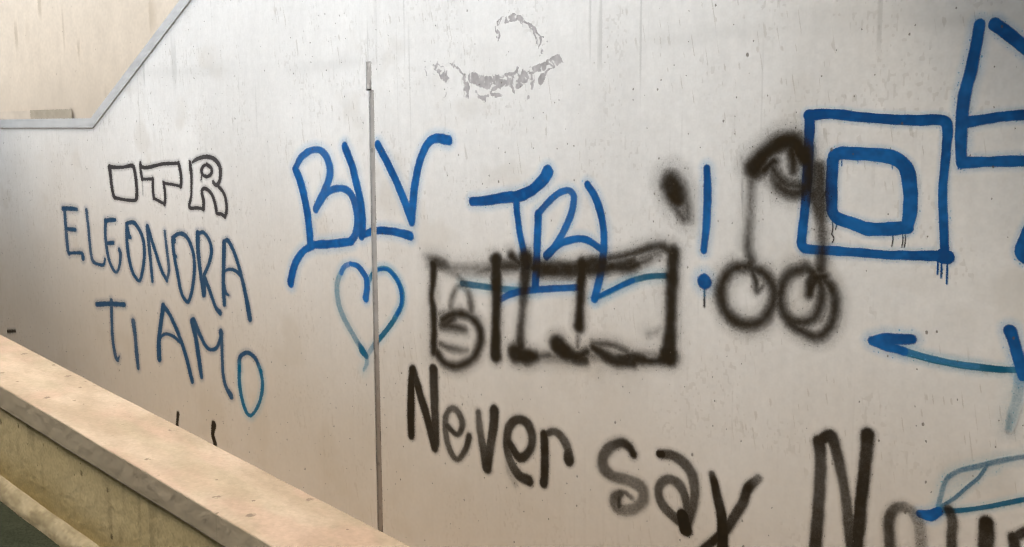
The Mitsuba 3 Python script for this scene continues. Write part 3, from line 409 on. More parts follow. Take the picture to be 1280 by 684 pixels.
      [3, 0.004, [-0.8095, 0.9122, 0.0106, 0.8, -0.7994, 0.8869, 0.0113, 0.71, -0.7997, 0.8497, 0.0111, 0.75, -0.7946, 0.7951, 0.0112, 0.88]],
      [3, 0.0039, [-0.7295, 0.9026, 0.016, 0.93, -0.7276, 0.8689, 0.017, 0.79, -0.7308, 0.8132, 0.0146, 0.93]],
      [3, 0.004, [-0.7946, 0.7951, 0.0139, 0.84, -0.7621, 0.7579, 0.0125, 0.84, -0.7308, 0.8132, 0.0109, 0.84]],
    ]),
    ('letter', [
      [3, 0.0038, [-0.6727, 0.8859, 0.0116, 0.88, -0.6655, 0.8318, 0.0116, 0.88]],
      [3, 0.0037, [-0.6726, 0.8837, 0.01, 0.84, -0.6495, 0.9031, 0.0108, 0.84, -0.6213, 0.8973, 0.0116, 0.84, -0.6043, 0.8756, 0.0111, 0.84]],
    ]),
  ]),
  ('PEEL', '', [
    ('x', [
      [5, 0.011, [-2.1487, 1.9959, 0.0088, 1, -2.1513, 2.0257, 0.0089, 1, -2.1373, 2.0465, 0.0105, 1, -2.1101, 2.0428, 0.008, 1, -2.0884, 2.0511, 0.0087, 1, -2.0617, 2.0454, 0.0073, 1, -2.0485, 2.0291, 0.0083, 1, -2.0248, 2.0218, 0.0066, 1, -2.0066, 2.0015, 0.0084, 1, -1.9962, 1.9798, 0.0097, 1]],
      [5, 0.0183, [-2.4072, 1.9263, 0.0101, 0.95, -2.3769, 1.9021, 0.0171, 0.95, -2.3649, 1.8892, 0.0124, 0.95]],
      [5, 0.0149, [-2.3642, 1.9288, 0.005, 0.85, -2.3281, 1.9233, 0.0062, 0.85, -2.2928, 1.8952, 0.0084, 0.85, -2.2815, 1.8618, 0.0116, 0.85, -2.2819, 1.8329, 0.0083, 0.85]],
      [5, 0.0172, [-2.2577, 1.8858, 0.0134, 1, -2.206, 1.8721, 0.0196, 1, -2.1665, 1.8689, 0.021, 1, -2.122, 1.8776, 0.018, 1]],
      [5, 0.0166, [-2.122, 1.8776, 0.0179, 1, -2.0784, 1.8724, 0.0233, 1, -2.0569, 1.8835, 0.0183, 1, -2.0356, 1.8828, 0.0123, 1]],
      [5, 0.0136, [-2.0198, 1.8551, 0.0105, 0.8, -2.0171, 1.89, 0.0105, 0.8]],
      [5, 0.0133, [-2.0093, 1.9014, 0.0093, 0.95, -1.9781, 1.9079, 0.0126, 0.95, -1.9423, 1.9199, 0.0168, 0.95, -1.9272, 1.925, 0.0136, 0.95]],
      [5, 0.0134, [-1.9884, 1.8697, 0.0105, 0.9, -1.9729, 1.8885, 0.0084, 0.9]],
      [5, 0.0115, [-2.2408, 1.8485, 0.0069, 0.8, -2.2236, 1.8318, 0.0046, 0.8, -2.178, 1.8349, 0.0057, 0.8, -2.1333, 1.834, 0.0056, 0.8]],
      [5, 0.0111, [-2.0783, 1.9039, 0.0086, 0.7, -2.0893, 1.845, 0.0087, 0.7]],
      [5, 0.0068, [-2.0331, 1.828, 0.0042, 0.75, -2.0331, 1.8241, 0.0042, 0.75]],
      [5, 0.0066, [-1.9219, 1.8354, 0.004, 0.75, -1.9208, 1.8066, 0.004, 0.75]],
    ]),
  ]),
]


def catmull(P, n):
    """P (k, 4) -> a smooth polyline through the points."""
    if len(P) < 3:
        return P
    Q = np.vstack([2 * P[0] - P[1], P, 2 * P[-1] - P[-2]])
    out = []
    for i in range(len(P) - 1):
        a, b, c, d = Q[i:i + 4]
        for t in np.arange(n) / n:
            q = 0.5 * (2 * b + (c - a) * t + (2 * a - 5 * b + 4 * c - d) * t * t + (3 * b - a - 3 * c + d) * t ** 3)
            q[2:] = b[2:] * (1 - t) + c[2:] * t
            out.append(q)
    out.append(P[-1])
    return np.array(out)


segs = []
outlines = []            # (word key, label, [(piece name, polygon)])
for key, label, pieces in GRAFFITI:
    shapes = []
    for pname, strokes in pieces:
        polys = []
        for layer, soft, flat in strokes:
            P = catmull(np.array(flat).reshape(-1, 4), 4)
            for a, b in zip(P[:-1], P[1:]):
                segs.append([a[0], a[1], b[0], b[1], a[2], b[2], a[3], b[3], soft, layer])
                if max(a[3], b[3]) > 0.25:
                    ra, rb = max(a[2] + 0.35 * soft, 0.0015), max(b[2] + 0.35 * soft, 0.0015)
                    polys.append(unary_union([Point(a[0], a[1]).buffer(ra, 6), Point(b[0], b[1]).buffer(rb, 6)]).convex_hull)
        if polys:
            shapes.append((pname, unary_union(polys).simplify(0.0006)))
    if key != 'PEEL':
        outlines.append((key, label, shapes))
segs = np.array(segs)
CELL, GX0, GZ0, NX, NZ = 0.04, -5.7, 0.2, 146, 50
lists = [[] for _ in range(NX * NZ)]
cz, cx = np.meshgrid(GZ0 + (np.arange(NZ) + 0.5) * CELL, GX0 + (np.arange(NX) + 0.5) * CELL, indexing='ij')
for i, s in enumerate(segs):
    a, b = s[:2], s[2:4]
    d = b - a
    h = np.clip(((cx - a[0]) * d[0] + (cz - a[1]) * d[1]) / max(d @ d, 1e-12), 0, 1)
    dist = np.hypot(cx - a[0] - h * d[0], cz - a[1] - h * d[1])
    reach = 1.2 * max(s[4], s[5]) + (3.4 if s[9] == 3 else 7.2 if s[9] < 1.5 else 5.2) * s[8] + CELL * 0.7072
    for c in np.nonzero((dist < reach).ravel())[0]:
        lists[c].append(i)
COUNT = np.array([len(x) for x in lists])
START = np.concatenate([[0], np.cumsum(COUNT)[:-1]])
print('segments', len(segs), 'most in one cell', COUNT.max())
D_COUNT, D_START = mi.UInt32(COUNT.astype(np.uint32)), mi.UInt32(START.astype(np.uint32))
D_LIST = mi.UInt32(np.concatenate([np.array(x, int) for x in lists]).astype(np.uint32))
D_SEG = mi.Float(segs.astype(np.float32).ravel())
dr.eval(D_COUNT, D_START, D_LIST, D_SEG)
dr.make_opaque(D_COUNT, D_START, D_LIST, D_SEG)


def strokes_at(x, z):
    """How much of each layer's paint lies at the wall point (x, z): six coverages from 0 to 1."""
    i, j = mi.Int32(dr.floor((x - GX0) / CELL)), mi.Int32(dr.floor((z - GZ0) / CELL))
    inside = (i >= 0) & (i < NX) & (j >= 0) & (j < NZ)
    c = mi.UInt32(dr.select(inside, j * NX + i, 0))
    k = dr.gather(mi.UInt32, D_START, c, inside)
    end = k + dr.gather(mi.UInt32, D_COUNT, c, inside)
    L = [mi.Float(0) for _ in range(6)]
    wob = 0.30 * (fbm(x * 34, z * 34, 41.0, 3) - 0.5)

    def cond(k, *L):
        return inside & (k < end)

    def body(k, *L):
        act = inside & (k < end)
        s = dr.gather(mi.UInt32, D_LIST, k, act) * 10
        ax, az, bx, bz, ra, rb, aa, ab, soft, lay = [dr.gather(mi.Float, D_SEG, s + q, act) for q in range(10)]
        dx, dz = bx - ax, bz - az
        h = dr.clip(((x - ax) * dx + (z - az) * dz) / dr.maximum(dx * dx + dz * dz, 1e-12), 0, 1)
        d = dr.sqrt(dr.square(x - ax - h * dx) + dr.square(z - az - h * dz)) - (ra + (rb - ra) * h)
        a = aa + (ab - aa) * h
        d = d + wob * (ra + rb) * 0.5 * dr.select(lay < 3.5, 1.0, 0.4)
        u = dr.maximum(d, 0) / soft
        fuzzy = dr.abs(lay - 3) < 0.5
        edge = 1 - dr.select(fuzzy, smoothstep(-1.25, 1.35, d / soft), smoothstep(-0.8, 0.9, d / soft))
        u = u * dr.select(fuzzy, 1.0, dr.select(lay < 1.5, 0.42, 0.6))
        cov = a * dr.maximum(edge, dr.select(fuzzy, 0.22, 0.21) * dr.exp(-0.42 * u * u) * smoothstep(3.0, 1.8, u))
        cov = dr.select(act, cov, 0)
        return (k + 1, *[dr.maximum(v, dr.select(dr.abs(lay - q) < 0.5, cov, 0)) for q, v in enumerate(L)])

    res = dr.while_loop((k, *L), cond, body)
    return res[1:]


# ------------------------------------------------------------------ materials
def spots(x, z, scale, share, size, seed):
    """Small round pits: 0 to 1."""
    u, v = x * scale + seed, z * scale + seed * 1.7
    ci, cj = dr.floor(u), dr.floor(v)
    px, py = ci + 0.3 + 0.4 * cell_rand(ci, cj, seed), cj + 0.3 + 0.4 * cell_rand(ci, cj, seed + 1)
    r = size * scale * (0.4 + 0.6 * cell_rand(ci, cj, seed + 2))
    d = dr.sqrt(dr.square(u - px) + dr.square((v - py) * 0.75))
    return dr.select(cell_rand(ci, cj, seed + 3) < share, 1 - smoothstep(r * 0.55, r * 1.1, d), 0)


def wall_colour(p, n, uv):
    x, z = p.x, p.z
    base = mix((0.75, 0.742, 0.73), (0.82, 0.817, 0.81), smoothstep(0.3, 0.7, fbm(x * 1.7, z * 1.3, 3.0, 4)))
    # roller streaks and thin run marks
    st = noise(x * 55, z * 9.0, 4.0) * 0.35 + noise(x * 130, z * 22.0, 9.0) * 0.35 + fbm(x * 30, z * 24, 19.0, 4) * 0.6
    base = base * (0.945 + 0.085 * st)
    base = base * (0.955 + 0.05 * noise(x * 240, z * 240, 2.0) + 0.05 * noise(x * 90, z * 90, 5.0))
    nick = smoothstep(0.70, 0.80, noise(x * 150, z * 95, 71.0)) * smoothstep(0.6, 0.8, noise(x * 11, z * 9, 73.0))
    base = mix(base, mi.Color3f(0.45, 0.43, 0.40), nick * 0.22)
    scuff = smoothstep(0.86, 0.93, noise(x * 170 + z * 30, z * 26, 77.0)) * smoothstep(0.5, 0.7, noise(x * 6, z * 6, 79.0))
    base = mix(base, mi.Color3f(0.40, 0.37, 0.33), scuff * 0.32)
    run = smoothstep(0.76, 0.94, noise(x * 85, z * 3.0, 21.0)) * smoothstep(0.40, 0.72, noise(x * 7, z * 5, 5.0))
    run = run * (0.25 + 0.75 * smoothstep(1.65, 2.0, z + 0.1 * noise(x * 5, 0.0, 3.0)))
    base = mix(base, mi.Color3f(0.42, 0.42, 0.41), run * 0.36)
    # tide line below the top
    tide = dr.exp(-dr.square((z - 1.945 - 0.03 * noise(x * 3, 0.0, 7.0)) / 0.028)) * smoothstep(0.25, 0.7, fbm(x * 3, z * 12, 1.0, 3))
    base = mix(base, mi.Color3f(0.55, 0.55, 0.54), tide * 0.30)
    blot = smoothstep(0.60, 0.80, fbm(x * 5 + 3, z * 5, 12.0, 4))
    base = mix(base, mi.Color3f(0.56, 0.52, 0.46), blot * 0.28)
    # splashed dirt from the lane, reach raised to paint in lower shade
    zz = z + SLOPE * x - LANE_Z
    dirt_and_shade = smoothstep(1.72, 0.45, zz + 0.30 * (fbm(x * 2.2, z * 2.2, 31.0, 4) - 0.5))
    base = mix(base, mi.Color3f(0.47, 0.365, 0.25), dirt_and_shade * 0.64)
    pits = dr.maximum(spots(x, z, 11.0, 0.22, 0.0036, 3), dr.maximum(spots(x, z, 23.0, 0.14, 0.0024, 11), spots(x, z, 5.0, 0.14, 0.0048, 27)))
    face = dr.select((p.y < 0.001), 1.0, 0.0)
    L = [v * face for v in strokes_at(x, z)]
    grain = noise(x * 420, z * 420, 1.0)
    mid = fbm(x * 60, z * 60, 8.0, 3)
    # peeled coat
    wx, wz = x + 0.035 * (fbm(x * 40, z * 40, 3.0, 2) - 0.5), z + 0.035 * (fbm(x * 40, z * 40, 13.0, 2) - 0.5)
    q = 0.42 * noise(wx * 48, wz * 34, 6.0) + 0.34 * noise(wx * 115, wz * 75, 2.0) + 0.24 * noise(wx * 230, wz * 170, 4.0)
    need = 0.80 - 0.55 * smoothstep(0.0, 0.9, L[5])
    pk = smoothstep(need, need + 0.03, q) * smoothstep(0.02, 0.12, L[5])
    keep = smoothstep(0.61, 0.66, 0.6 * noise(wx * 75, wz * 60, 91.0) + 0.4 * noise(wx * 170, wz * 130, 93.0))
    pk = pk * (1 - 0.9 * keep)
    rim = smoothstep(need - 0.07, need - 0.03, q) * smoothstep(0.05, 0.3, L[5])
    base = mix(base, mi.Color3f(0.44, 0.425, 0.43) * (0.72 + 0.56 * fbm(x * 90, z * 60, 5.0, 3)), pk)

    specks = dr.maximum(spots(x, z, 150.0, 0.10, 0.0016, 51), spots(x, z, 90.0, 0.06, 0.0024, 57))

    def lay(base, cov, col, lo, thin=None):
        if thin is not None:            # a thin mist of blue pigment over white reads lighter
            col = mix(thin, col, smoothstep(0.1, 0.6, cov))
        # thin overspray breaks up into droplets
        c = dr.clip(cov * (lo + (1 - lo) * (0.55 + 0.9 * mid)) * (1 + (grain - 0.5) * 0.9 * (1 - cov)), 0, 1)
        c = dr.maximum(c, smoothstep(0.015, 0.16, cov) * specks * 0.8)
        return mix(base, col, 1 - dr.power(1 - c, 1.9))

    base = lay(base, L[4], mi.Color3f(0.060, 0.056, 0.058), 0.8)
    base = lay(base, L[2], mi.Color3f(0.030, 0.074, 0.140), 0.7)
    base = lay(base, L[1], mi.Color3f(0.014, 0.115, 0.205), 0.75, (0.12, 0.36, 0.48))
    base = lay(base, L[0], mix((0.010, 0.072, 0.24), (0.020, 0.145, 0.42), smoothstep(0.25, 0.75, 0.6 * fbm(x * 9, z * 9, 61.0, 3) + 0.4 * mid)), 0.85, (0.12, 0.37, 0.62))
    base = lay(base, L[3], mix((0.020, 0.016, 0.011), (0.034, 0.024, 0.013), mid), 0.8)
    return mix(base, mi.Color3f(0.13, 0.11, 0.09), pits * 0.75)


def wall_relief(p, n, uv):
    x, z = p.x, p.z
    pits = dr.maximum(spots(x, z, 11.0, 0.22, 0.0036, 3), spots(x, z, 5.0, 0.14, 0.0048, 27))
    return 0.45 * noise(x * 150, z * 150, 33.0) + 0.5 * fbm(x * 45, z * 22, 2.0, 3) + 0.3 * noise(x * 120, z * 20, 9.0) + 0.25 * fbm(x * 6, z * 4, 1.0, 2) * 4 - 1.2 * pits


def bumped(colour, relief, scale, eps=0.0015):
    return {'type': 'twosided', 'b': {'type': 'bumpmap', 'scale': scale, 'arbitrary': mikit.proc(relief, eps), 'bsdf': {'type': 'diffuse', 'reflectance': mikit.proc(colour)}}}


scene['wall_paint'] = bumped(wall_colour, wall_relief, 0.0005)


def cream_colour(p, n, uv):
    x, z = p.x, p.z
    b = mix((0.50, 0.435, 0.36), (0.58, 0.51, 0.43), fbm(x * 1.2, z * 0.9, 5.0, 4))
    b = b * (0.93 + 0.12 * fbm(x * 9, z * 7, 3.0, 4)) * (0.96 + 0.08 * noise(x * 60, z * 60, 3.0)) * (0.985 + 0.03 * noise(x * 22, z * 3.5, 3.0))
    run = smoothstep(0.70, 0.9, noise(x * 13, z * 1.6, 2.0)) * smoothstep(0.4, 0.7, noise(x * 3, z * 4, 5.0))
    b = mix(b, mi.Color3f(0.36, 0.30, 0.23), run * 0.55)
    low = smoothstep(2.3, 1.8, z + 0.25 * (fbm(x * 2, z * 3, 9.0, 3) - 0.5))
    b = mix(b, mi.Color3f(0.42, 0.375, 0.32), low * 0.45)
    return mix(b, mi.Color3f(0.25, 0.2, 0.15), spots(x, z, 6.0, 0.2, 0.007, 5) * 0.5)


def rough_relief(p, n, uv):
    return fbm(p.x * 40, p.y * 40, p.z * 40, 3) + 0.6 * noise(p.x * 9, p.y * 9, p.z * 9)


scene['cream_paint'] = bumped(cream_colour, rough_relief, 0.002)


def flatcol(c, vary=0.15, f=30.0):
    c = mi.Color3f(c)
    return lambda p, n, uv: c * (1 - vary + 2 * vary * fbm(p.x * f, p.y * f, p.z * f, 3))


scene['patch_render'] = bumped(flatcol((0.335, 0.30, 0.245), 0.2, 20), rough_relief, 0.002)
scene['skirt_paint'] = bumped(flatcol((0.46, 0.41, 0.35), 0.14, 12), rough_relief, 0.001)


def cope_colour(p, n, uv):
    x, y, z = p.x, p.y, p.z + SLOPE * p.x
    b = mix((0.37, 0.28, 0.195), (0.475, 0.37, 0.27), smoothstep(0.25, 0.75, fbm(x * 5, y * 9, 3.0, 4)))
    b = mix(b, mi.Color3f(0.44, 0.30, 0.22), 0.55 * smoothstep(0.45, 0.75, fbm(x * 7 + 9, y * 10, 8.0, 3)))
    b = mix(b, mi.Color3f(0.37, 0.30, 0.20), 0.4 * smoothstep(0.5, 0.75, fbm(x * 4, y * 12, 15.0, 3)))
    b = b * (0.90 + 0.2 * fbm(x * 16 + y * 9, y * 30, z * 30, 4)) * (0.86 + 0.28 * fbm(x * 110, y * 110, z * 110, 3))
    s = dr.maximum(spots(x, y, 6.0, 0.30, 0.014, 9), spots(x, y, 17.0, 0.16, 0.006, 19)) * smoothstep(0.3, 0.6, fbm(x * 90, y * 90, 2.0, 2))
    b = mix(b, mi.Color3f(0.22, 0.17, 0.12), s * 0.9)
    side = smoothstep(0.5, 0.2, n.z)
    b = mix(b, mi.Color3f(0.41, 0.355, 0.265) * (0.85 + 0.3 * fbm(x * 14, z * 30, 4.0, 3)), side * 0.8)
    return b


scene['coping_stone'] = bumped(cope_colour, rough_relief, 0.0035)


def parapet_colour(p, n, uv):
    x, z = p.x, p.z
    h = z + SLOPE * x - (COPE_Z - COPE_T)
    b = mix((0.50, 0.405, 0.22), (0.62, 0.51, 0.31), fbm(x * 4, h * 5, 3.0, 4))
    run = smoothstep(0.55, 0.9, noise(x * 34, h * 4.0, 2.0)) * smoothstep(0.3, 0.7, noise(x * 7, h * 7, 5.0))
    b = mix(b, mi.Color3f(0.20, 0.16, 0.09), run * 0.42)
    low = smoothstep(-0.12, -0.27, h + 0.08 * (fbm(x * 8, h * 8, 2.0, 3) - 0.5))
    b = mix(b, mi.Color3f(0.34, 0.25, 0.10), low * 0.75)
    b = b * (0.9 + 0.2 * noise(x * 160, h * 160, 7.0))
    k = dr.maximum(spots(x, h, 7.0, 0.22, 0.010, 4), spots(x, h, 19.0, 0.16, 0.004, 14)) * (0.4 + 0.6 * noise(x * 60, h * 60, 3.0))
    return mix(b, mi.Color3f(0.07, 0.055, 0.03), k * 0.8)


scene['parapet_render'] = bumped(parapet_colour, rough_relief, 0.003)


def mould_colour(p, n, uv):
    x, z = p.x, p.z + SLOPE * p.x
    b = mix((0.25, 0.205, 0.125), (0.36, 0.30, 0.195), smoothstep(0.3, 0.7, fbm(x * 14, p.y * 30, z * 30, 3)))
    return b * (0.85 + 0.3 * noise(x * 90, p.y * 90, z * 90))


scene['mortar'] = bumped(mould_colour, rough_relief, 0.006)


def floor_colour(p, n, uv):
    b = mix((0.026, 0.029, 0.018), (0.054, 0.057, 0.037), fbm(p.x * 9, p.y * 9, 2.0, 4))
    return b * (0.75 + 0.5 * noise(p.x * 220, p.y * 220, 3.0))


scene['green_floor'] = bumped(floor_colour, rough_relief, 0.003)
scene['lane_concrete'] = bumped(flatcol((0.46, 0.36, 0.25), 0.15, 6), rough_relief, 0.004)
scene['raw_concrete'] = bumped(flatcol((0.36, 0.34, 0.31), 0.12, 5), rough_relief, 0.003)
scene['earth'] = bumped(flatcol((0.18, 0.16, 0.12), 0.2, 2), rough_relief, 0.004)


def strip_colour(p, n, uv):
    b = mix((0.48, 0.485, 0.49), (0.60, 0.605, 0.61), fbm(p.x * 16, p.z * 16, 3.0, 3))
    return b * (0.93 + 0.14 * noise(p.x * 8, p.z * 90, 4.0))


scene['trim_paint'] = {'type': 'twosided', 'b': {'type': 'principled', 'base_color': mikit.proc(strip_colour), 'roughness': 0.5, 'metallic': 0.25}}


def seal_colour(p, n, uv):
    x, z = p.x, p.z
    b = mix((0.37, 0.355, 0.34), (0.46, 0.44, 0.42), fbm(x * 30, z * 14, 3.0, 3))
    b = mix(b, mi.Color3f(0.62, 0.60, 0.58), smoothstep(0.62, 0.75, fbm(x * 120, z * 40, 6.0, 3)) * smoothstep(1.70, 1.9, z))
    zz = z + SLOPE * x - LANE_Z
    b = mix(b, mi.Color3f(0.20, 0.14, 0.09), 0.7 * smoothstep(1.2, 0.6, zz + 0.3 * (noise(z * 20) - 0.5)))
    return mix(b, mi.Color3f(0.04, 0.035, 0.03), smoothstep(0.72, 0.9, noise(x * 90, z * 45, 2.0)) * 0.4)


scene['sealant'] = bumped(seal_colour, rough_relief, 0.003)


# ------------------------------------------------------------------ helpers
def add(key, mesh, bsdf, smooth=False, uv=None):
    base, k = key, 0
    while key in scene:
        k += 1
        key = f'{base}_{k:03d}'
    scene[key] = mikit.ply(mesh, bsdf, smooth=smooth, uv=uv)
    return key


def tag(key, label, category=None, group=None, kind=None):
    labels[key] = {k: v for k, v in dict(label=label, category=category, group=group, kind=kind).items() if v}


def slab(poly, front, back):
    """A polygon in (x, z) between the depths y = front (towards the camera, smaller) and y = back."""
    parts = []
    for g in getattr(poly, 'geoms', [poly]):
        if g.is_empty or g.geom_type != 'Polygon':
            continue
        m = trimesh.creation.extrude_polygon(g, back - front, engine='earcut')
        v = m.vertices
        m.vertices = np.stack([v[:, 0], back - v[:, 2], v[:, 1]], 1)
        parts.append(m)
    m = trimesh.util.concatenate(parts)
    if m.volume < 0:
        m.invert()
    return m


def wall_piece(key, poly, front, back, bsdf):
    m = slab(poly, front, back)
    return add(key, m, bsdf, uv=m.vertices[:, [0, 2]])


def slab_plan(poly, z0, z1):
    m = trimesh.creation.extrude_polygon(poly, z1 - z0, engine='earcut')
    m.apply_translation([0, 0, z0])
    return m


def boxm(x0, x1, y0, y1, z0, z1):
    m = trimesh.creation.box((x1 - x0, y1 - y0, z1 - z0))
    m.apply_translation([(x0 + x1) / 2, (y0 + y1) / 2, (z0 + z1) / 2])
    return m


def sweep(profile, xs, amp=0.0, freq=6.0, seed=0):
    """A closed (y, z) profile carried along x down the ramp's slope, its surface slightly uneven."""
    prof = np.array(profile, float)
    if Polygon(prof).exterior.is_ccw is False:
        prof = prof[::-1]
    n, m = len(prof), len(xs)
    v = np.array([[x, y, z - SLOPE * x] for x in xs for y, z in prof])
    if amp:
        q = v * [freq, freq * 3, freq * 3]
        v[:, 1] += amp * 2 * (meshkit.fbm(q, 3, seed) - 0.5)
        v[:, 2] += amp * 2 * (meshkit.fbm(q + 31.7, 3, seed) - 0.5)
    f = []
    for i in range(m - 1):
        for j in range(n):
            a, b, c, d = i * n + j, i * n + (j + 1) % n, (i + 1) * n + (j + 1) % n, (i + 1) * n + j
            f += [[a, b, c], [a, c, d]]
    for i, flip in ((0, True), (m - 1, False)):
        for j in range(1, n - 1):
            t = [i * n, i * n + j, i * n + j + 1]
            f.append(t[::-1] if flip else t)
    mesh = trimesh.Trimesh(v, np.array(f), process=False)
    if mesh.volume < 0:
        mesh.invert()
    return mesh


def rounded(y0, y1, z0, z1, r, n=3):
    pts = []
    for cy, cz, a0 in ((y1 - r, z1 - r, 0), (y0 + r, z1 - r, 90), (y0 + r, z0 + r, 180), (y1 - r, z0 + r, 270)):
        for k in range(n + 1):
            a = math.radians(a0 + 90 * k / n)
            pts.append((cy + r * math.cos(a), cz + r * math.sin(a)))
    return pts


def spread(pts, step):
    """More points along the long sides of a closed profile."""
    out = []
    for a, b in zip(pts, pts[1:] + pts[:1]):
        k = max(1, int(math.hypot(b[0] - a[0], b[1] - a[1]) / step))
        out += [(a[0] + (b[0] - a[0]) * i / k, a[1] + (b[1] - a[1]) * i / k) for i in range(k)]
    return out


# ------------------------------------------------------------------ the setting
def sheet(x0, x1, y0, y1, z, slope):
    return trimesh.Trimesh([[x0, y0, z - slope * x0], [x1, y0, z - slope * x1], [x1, y1, z - slope * x1], [x0, y1, z - slope * x0]], [[0, 1, 2], [0, 2, 3]], process=False)


add('ground', sheet(-150, 150, -150, 150, -1.6, 0), 'earth')
tag('ground', 'earth under the ramps', kind='structure')
add('ramp_floor', sweep([(-4.6, FLOOR_Z), (-4.6, FLOOR_Z - 0.2), (-0.80, FLOOR_Z - 0.2), (-0.80, FLOOR_Z)], np.linspace(X0, X1, 15)), 'green_floor')
tag('ramp_floor', 'dark green ramp floor at the lower left', kind='structure')
add('lane_floor', sweep([(-0.70, LANE_Z), (-0.70, LANE_Z - 0.2), (0.02, LANE_Z - 0.2), (0.02, LANE_Z)], np.linspace(X0, X1, 15)), 'lane_concrete')
tag('lane_floor', 'narrow concrete lane between parapet and wall', kind='structure')
add('added_shade_slab', slab_plan(Polygon([(X0, -4.6), (X1, -4.6), (X1, -0.002), (SHADE_SLAB_X, -0.002), (SHADE_SLAB_X, SHADE_SLAB_Y), (SHADE_SLAB_L, SHADE_SLAB_Y), (SHADE_SLAB_L, -0.002), (X0, -0.002)]), 2.55, 2.85), 'raw_concrete')  # added out of view; its opening is cut to shape the light
tag('added_shade_slab', 'unseen concrete slab added overhead to shape the light on the wall', kind='structure')
add('added_back_wall', boxm(X0, X1, -4.85, -4.6, -1.5, 2.85), 'raw_concrete')  # added out of view to keep sky light off the parapet face
tag('added_back_wall', 'unseen concrete wall added behind the camera to block sky light', kind='structure')
st = [boxm(-14, -4.72, 0.19, 1.6, 1.40, 1.70)]
for i in range(10):
    st.append(boxm(-4.72 + 0.29 * i, -4.72 + 0.29 * (i + 1), 0.19, 1.6, 1.40, 1.70 + 0.167 * (i + 1)))
st.append(boxm(-1.82, X1, 0.19, 1.6, 1.40, 3.37))
add('stairs', trimesh.util.concatenate(st), 'raw_concrete')
tag('stairs', 'landing and steps behind the white wall', kind='structure')

# ------------------------------------------------------------------ the white wall
TRIM = 0.043
TX, TZ = -4.62, 1.7405
XT = -1.9
ZT = TZ + 0.575 * (XT - TX)
face = Polygon([(X0, -1.5), (X1, -1.5), (X1, ZT), (XT, ZT), (TX, TZ), (X0, TZ)])
jl = [(-2.733, 0.0), (-2.7335, 0.6), (-2.733, 1.0), (-2.7325, 1.4), (-2.7305, 1.861)]
jr = [(-2.7035, 1.861), (-2.7045, 1.4), (-2.704, 1.0), (-2.7035, 0.6), (-2.7025, 0.0)]
groove = unary_union([Polygon(jl + jr), Polygon([(-2.742, 1.860), (-2.7145, 1.860), (-2.7125, 1.953), (-2.741, 1.953)])])
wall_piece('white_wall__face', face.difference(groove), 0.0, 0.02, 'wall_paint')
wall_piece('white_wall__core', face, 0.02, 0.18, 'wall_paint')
tag('white_wall', 'long white painted concrete wall covered in graffiti behind the low parapet', 'wall', kind='thing')
# joint filler, a little hollow, in two lengths
rng = np.random.default_rng(4)


def filler(edge, depth):
    m = slab(edge, depth, 0.03)
    return m


wall_piece('white_wall__joint_filler', Polygon(jl + jr), 0.0036, 0.03, 'sealant')
wall_piece('white_wall__joint_filler', Polygon([(-2.742, 1.866), (-2.7145, 1.866), (-2.7125, 1.953), (-2.741, 1.953)]), 0.0018, 0.03, 'sealant')
labels['white_wall__joint_filler'] = {'label': 'long grey filler strip of the vertical joint'}
labels['white_wall__joint_filler_001'] = {'label': 'short flaking top piece of the vertical joint filler'}
# metal edge strips
c, s = math.cos(math.atan(0.575)), math.sin(math.atan(0.575))
up = TRIM / c
mx = TX - TRIM * math.tan(math.atan(0.575) / 2)
wall_piece('white_wall__edge_strip', Polygon([(X0, TZ + 0.001), (TX - 0.0006, TZ + 0.001), (mx - 0.0006, TZ + TRIM), (X0, TZ + TRIM)]), -0.006, 0.19, 'trim_paint')
wall_piece('white_wall__edge_strip', Polygon([(TX + 0.0006, TZ + 0.001), (XT, ZT + 0.001), (XT, ZT + up), (mx + 0.0006, TZ + TRIM)]), -0.006, 0.19, 'trim_paint')
labels['white_wall__edge_strip'] = {'label': 'level grey edge strip along the top of the white wall'}
labels['white_wall__edge_strip_001'] = {'label': 'slanted grey edge strip rising to the right'}
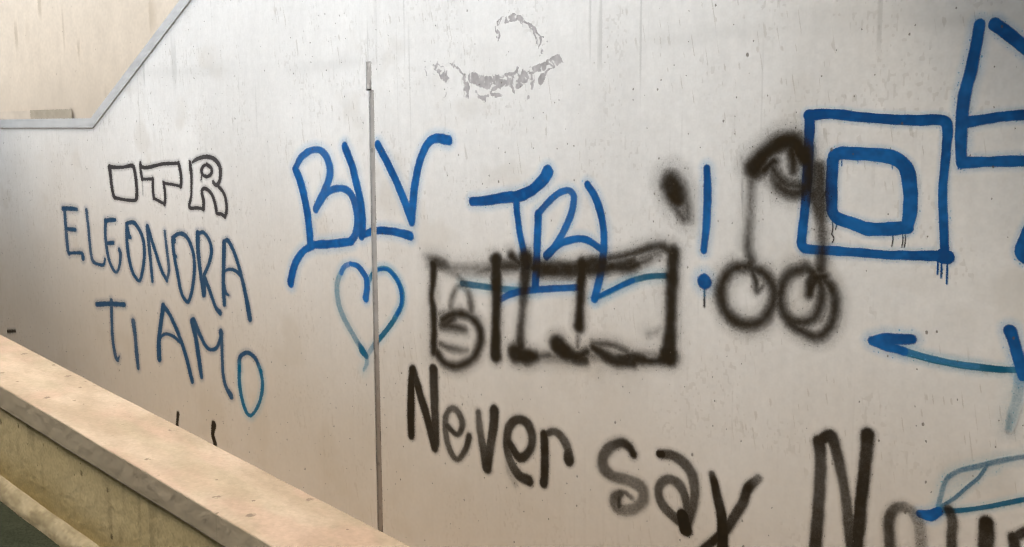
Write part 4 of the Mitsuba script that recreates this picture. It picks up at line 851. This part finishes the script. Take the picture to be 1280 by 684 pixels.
# the graffiti: films of paint, each letter a piece of its own
taken = groove.buffer(0.002)
done = None
count = {}
for key, label, shapes in outlines:
    k = count.get(key, 0)
    count[key] = k + 1
    wk = f'white_wall__{key}' + (f'_{k:03d}' if k else '')
    labels[wk] = {'label': label}
    for pname, poly in shapes:
        poly = poly.difference(taken).intersection(rect(X0, -1, X1, 4))
        if done is not None:
            poly = poly.difference(done)
        poly = poly.buffer(0)
        parts = [g for g in getattr(poly, 'geoms', [poly]) if g.geom_type == 'Polygon' and g.area > 3e-5]
        if not parts:
            continue
        poly = unary_union(parts)
        for g in parts:
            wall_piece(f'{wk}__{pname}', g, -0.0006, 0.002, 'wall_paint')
        done = poly if done is None else unary_union([done, poly])

# ------------------------------------------------------------------ the cream wall behind
CY = 1.6
wall_piece('cream_wall__face', rect(-18, 1.72, X1, 6.0), CY, CY + 0.2, 'cream_paint')
tag('cream_wall', 'cream painted wall in the upper left behind the slanted edge strip', 'wall', kind='thing')
wall_piece('cream_wall__skirting', rect(-18, 1.70, -8.30, 1.872), CY - 0.012, CY - 0.001, 'skirt_paint')
wall_piece('cream_wall__repair_patch', rect(-8.86, 1.70, -8.14, 1.878), CY - 0.020, CY - 0.013, 'patch_render')
labels['cream_wall__repair_patch'] = {'label': 'brownish rectangular patch at the foot of the cream wall'}

# ------------------------------------------------------------------ the sloping parapet
xs = np.arange(X0, X1, 0.035)
yb0, yb1 = Y_NEAR + 0.012, Y_FAR - 0.012
zb = COPE_Z - COPE_T
body = [(yb1, zb - 0.002), (yb0 + 0.006, zb - 0.002), (yb0 + 0.005, zb - 0.006), (yb0, zb - 0.012), (yb0, zb - 0.06), (yb0, zb - 0.16), (yb0, zb - 0.34), (yb0, zb - 1.1), (yb1, zb - 1.1)]
add('parapet__body', sweep(body, xs, 0.0012, 5.0, 2), 'parapet_render', smooth=35)
tag('parapet', 'low sloping parapet with a peach coloured coping in front of the white wall', 'parapet')
add('parapet__coping', sweep(spread(rounded(Y_NEAR, Y_FAR, COPE_Z - COPE_T, COPE_Z, 0.006), 0.03), xs, 0.0022, 4.0, 7), 'coping_stone', smooth=40)
labels['parapet__coping'] = {'label': 'smooth peach coloured coping slab'}
mold = [(yb0 + 0.005, zb - 0.255), (yb0 - 0.010, zb - 0.259), (yb0 - 0.024, zb - 0.268), (yb0 - 0.035, zb - 0.281), (yb0 - 0.041, zb - 0.297), (yb0 - 0.042, zb - 0.312), (yb0 - 0.040, zb - 0.40), (yb0 + 0.005, zb - 0.40)]
add('parapet__mortar_fillet', sweep(mold, xs, 0.006, 9.0, 13), 'mortar', smooth=50)
labels['parapet__mortar_fillet'] = {'label': 'rounded rough mortar edging where the parapet meets the dark floor'}
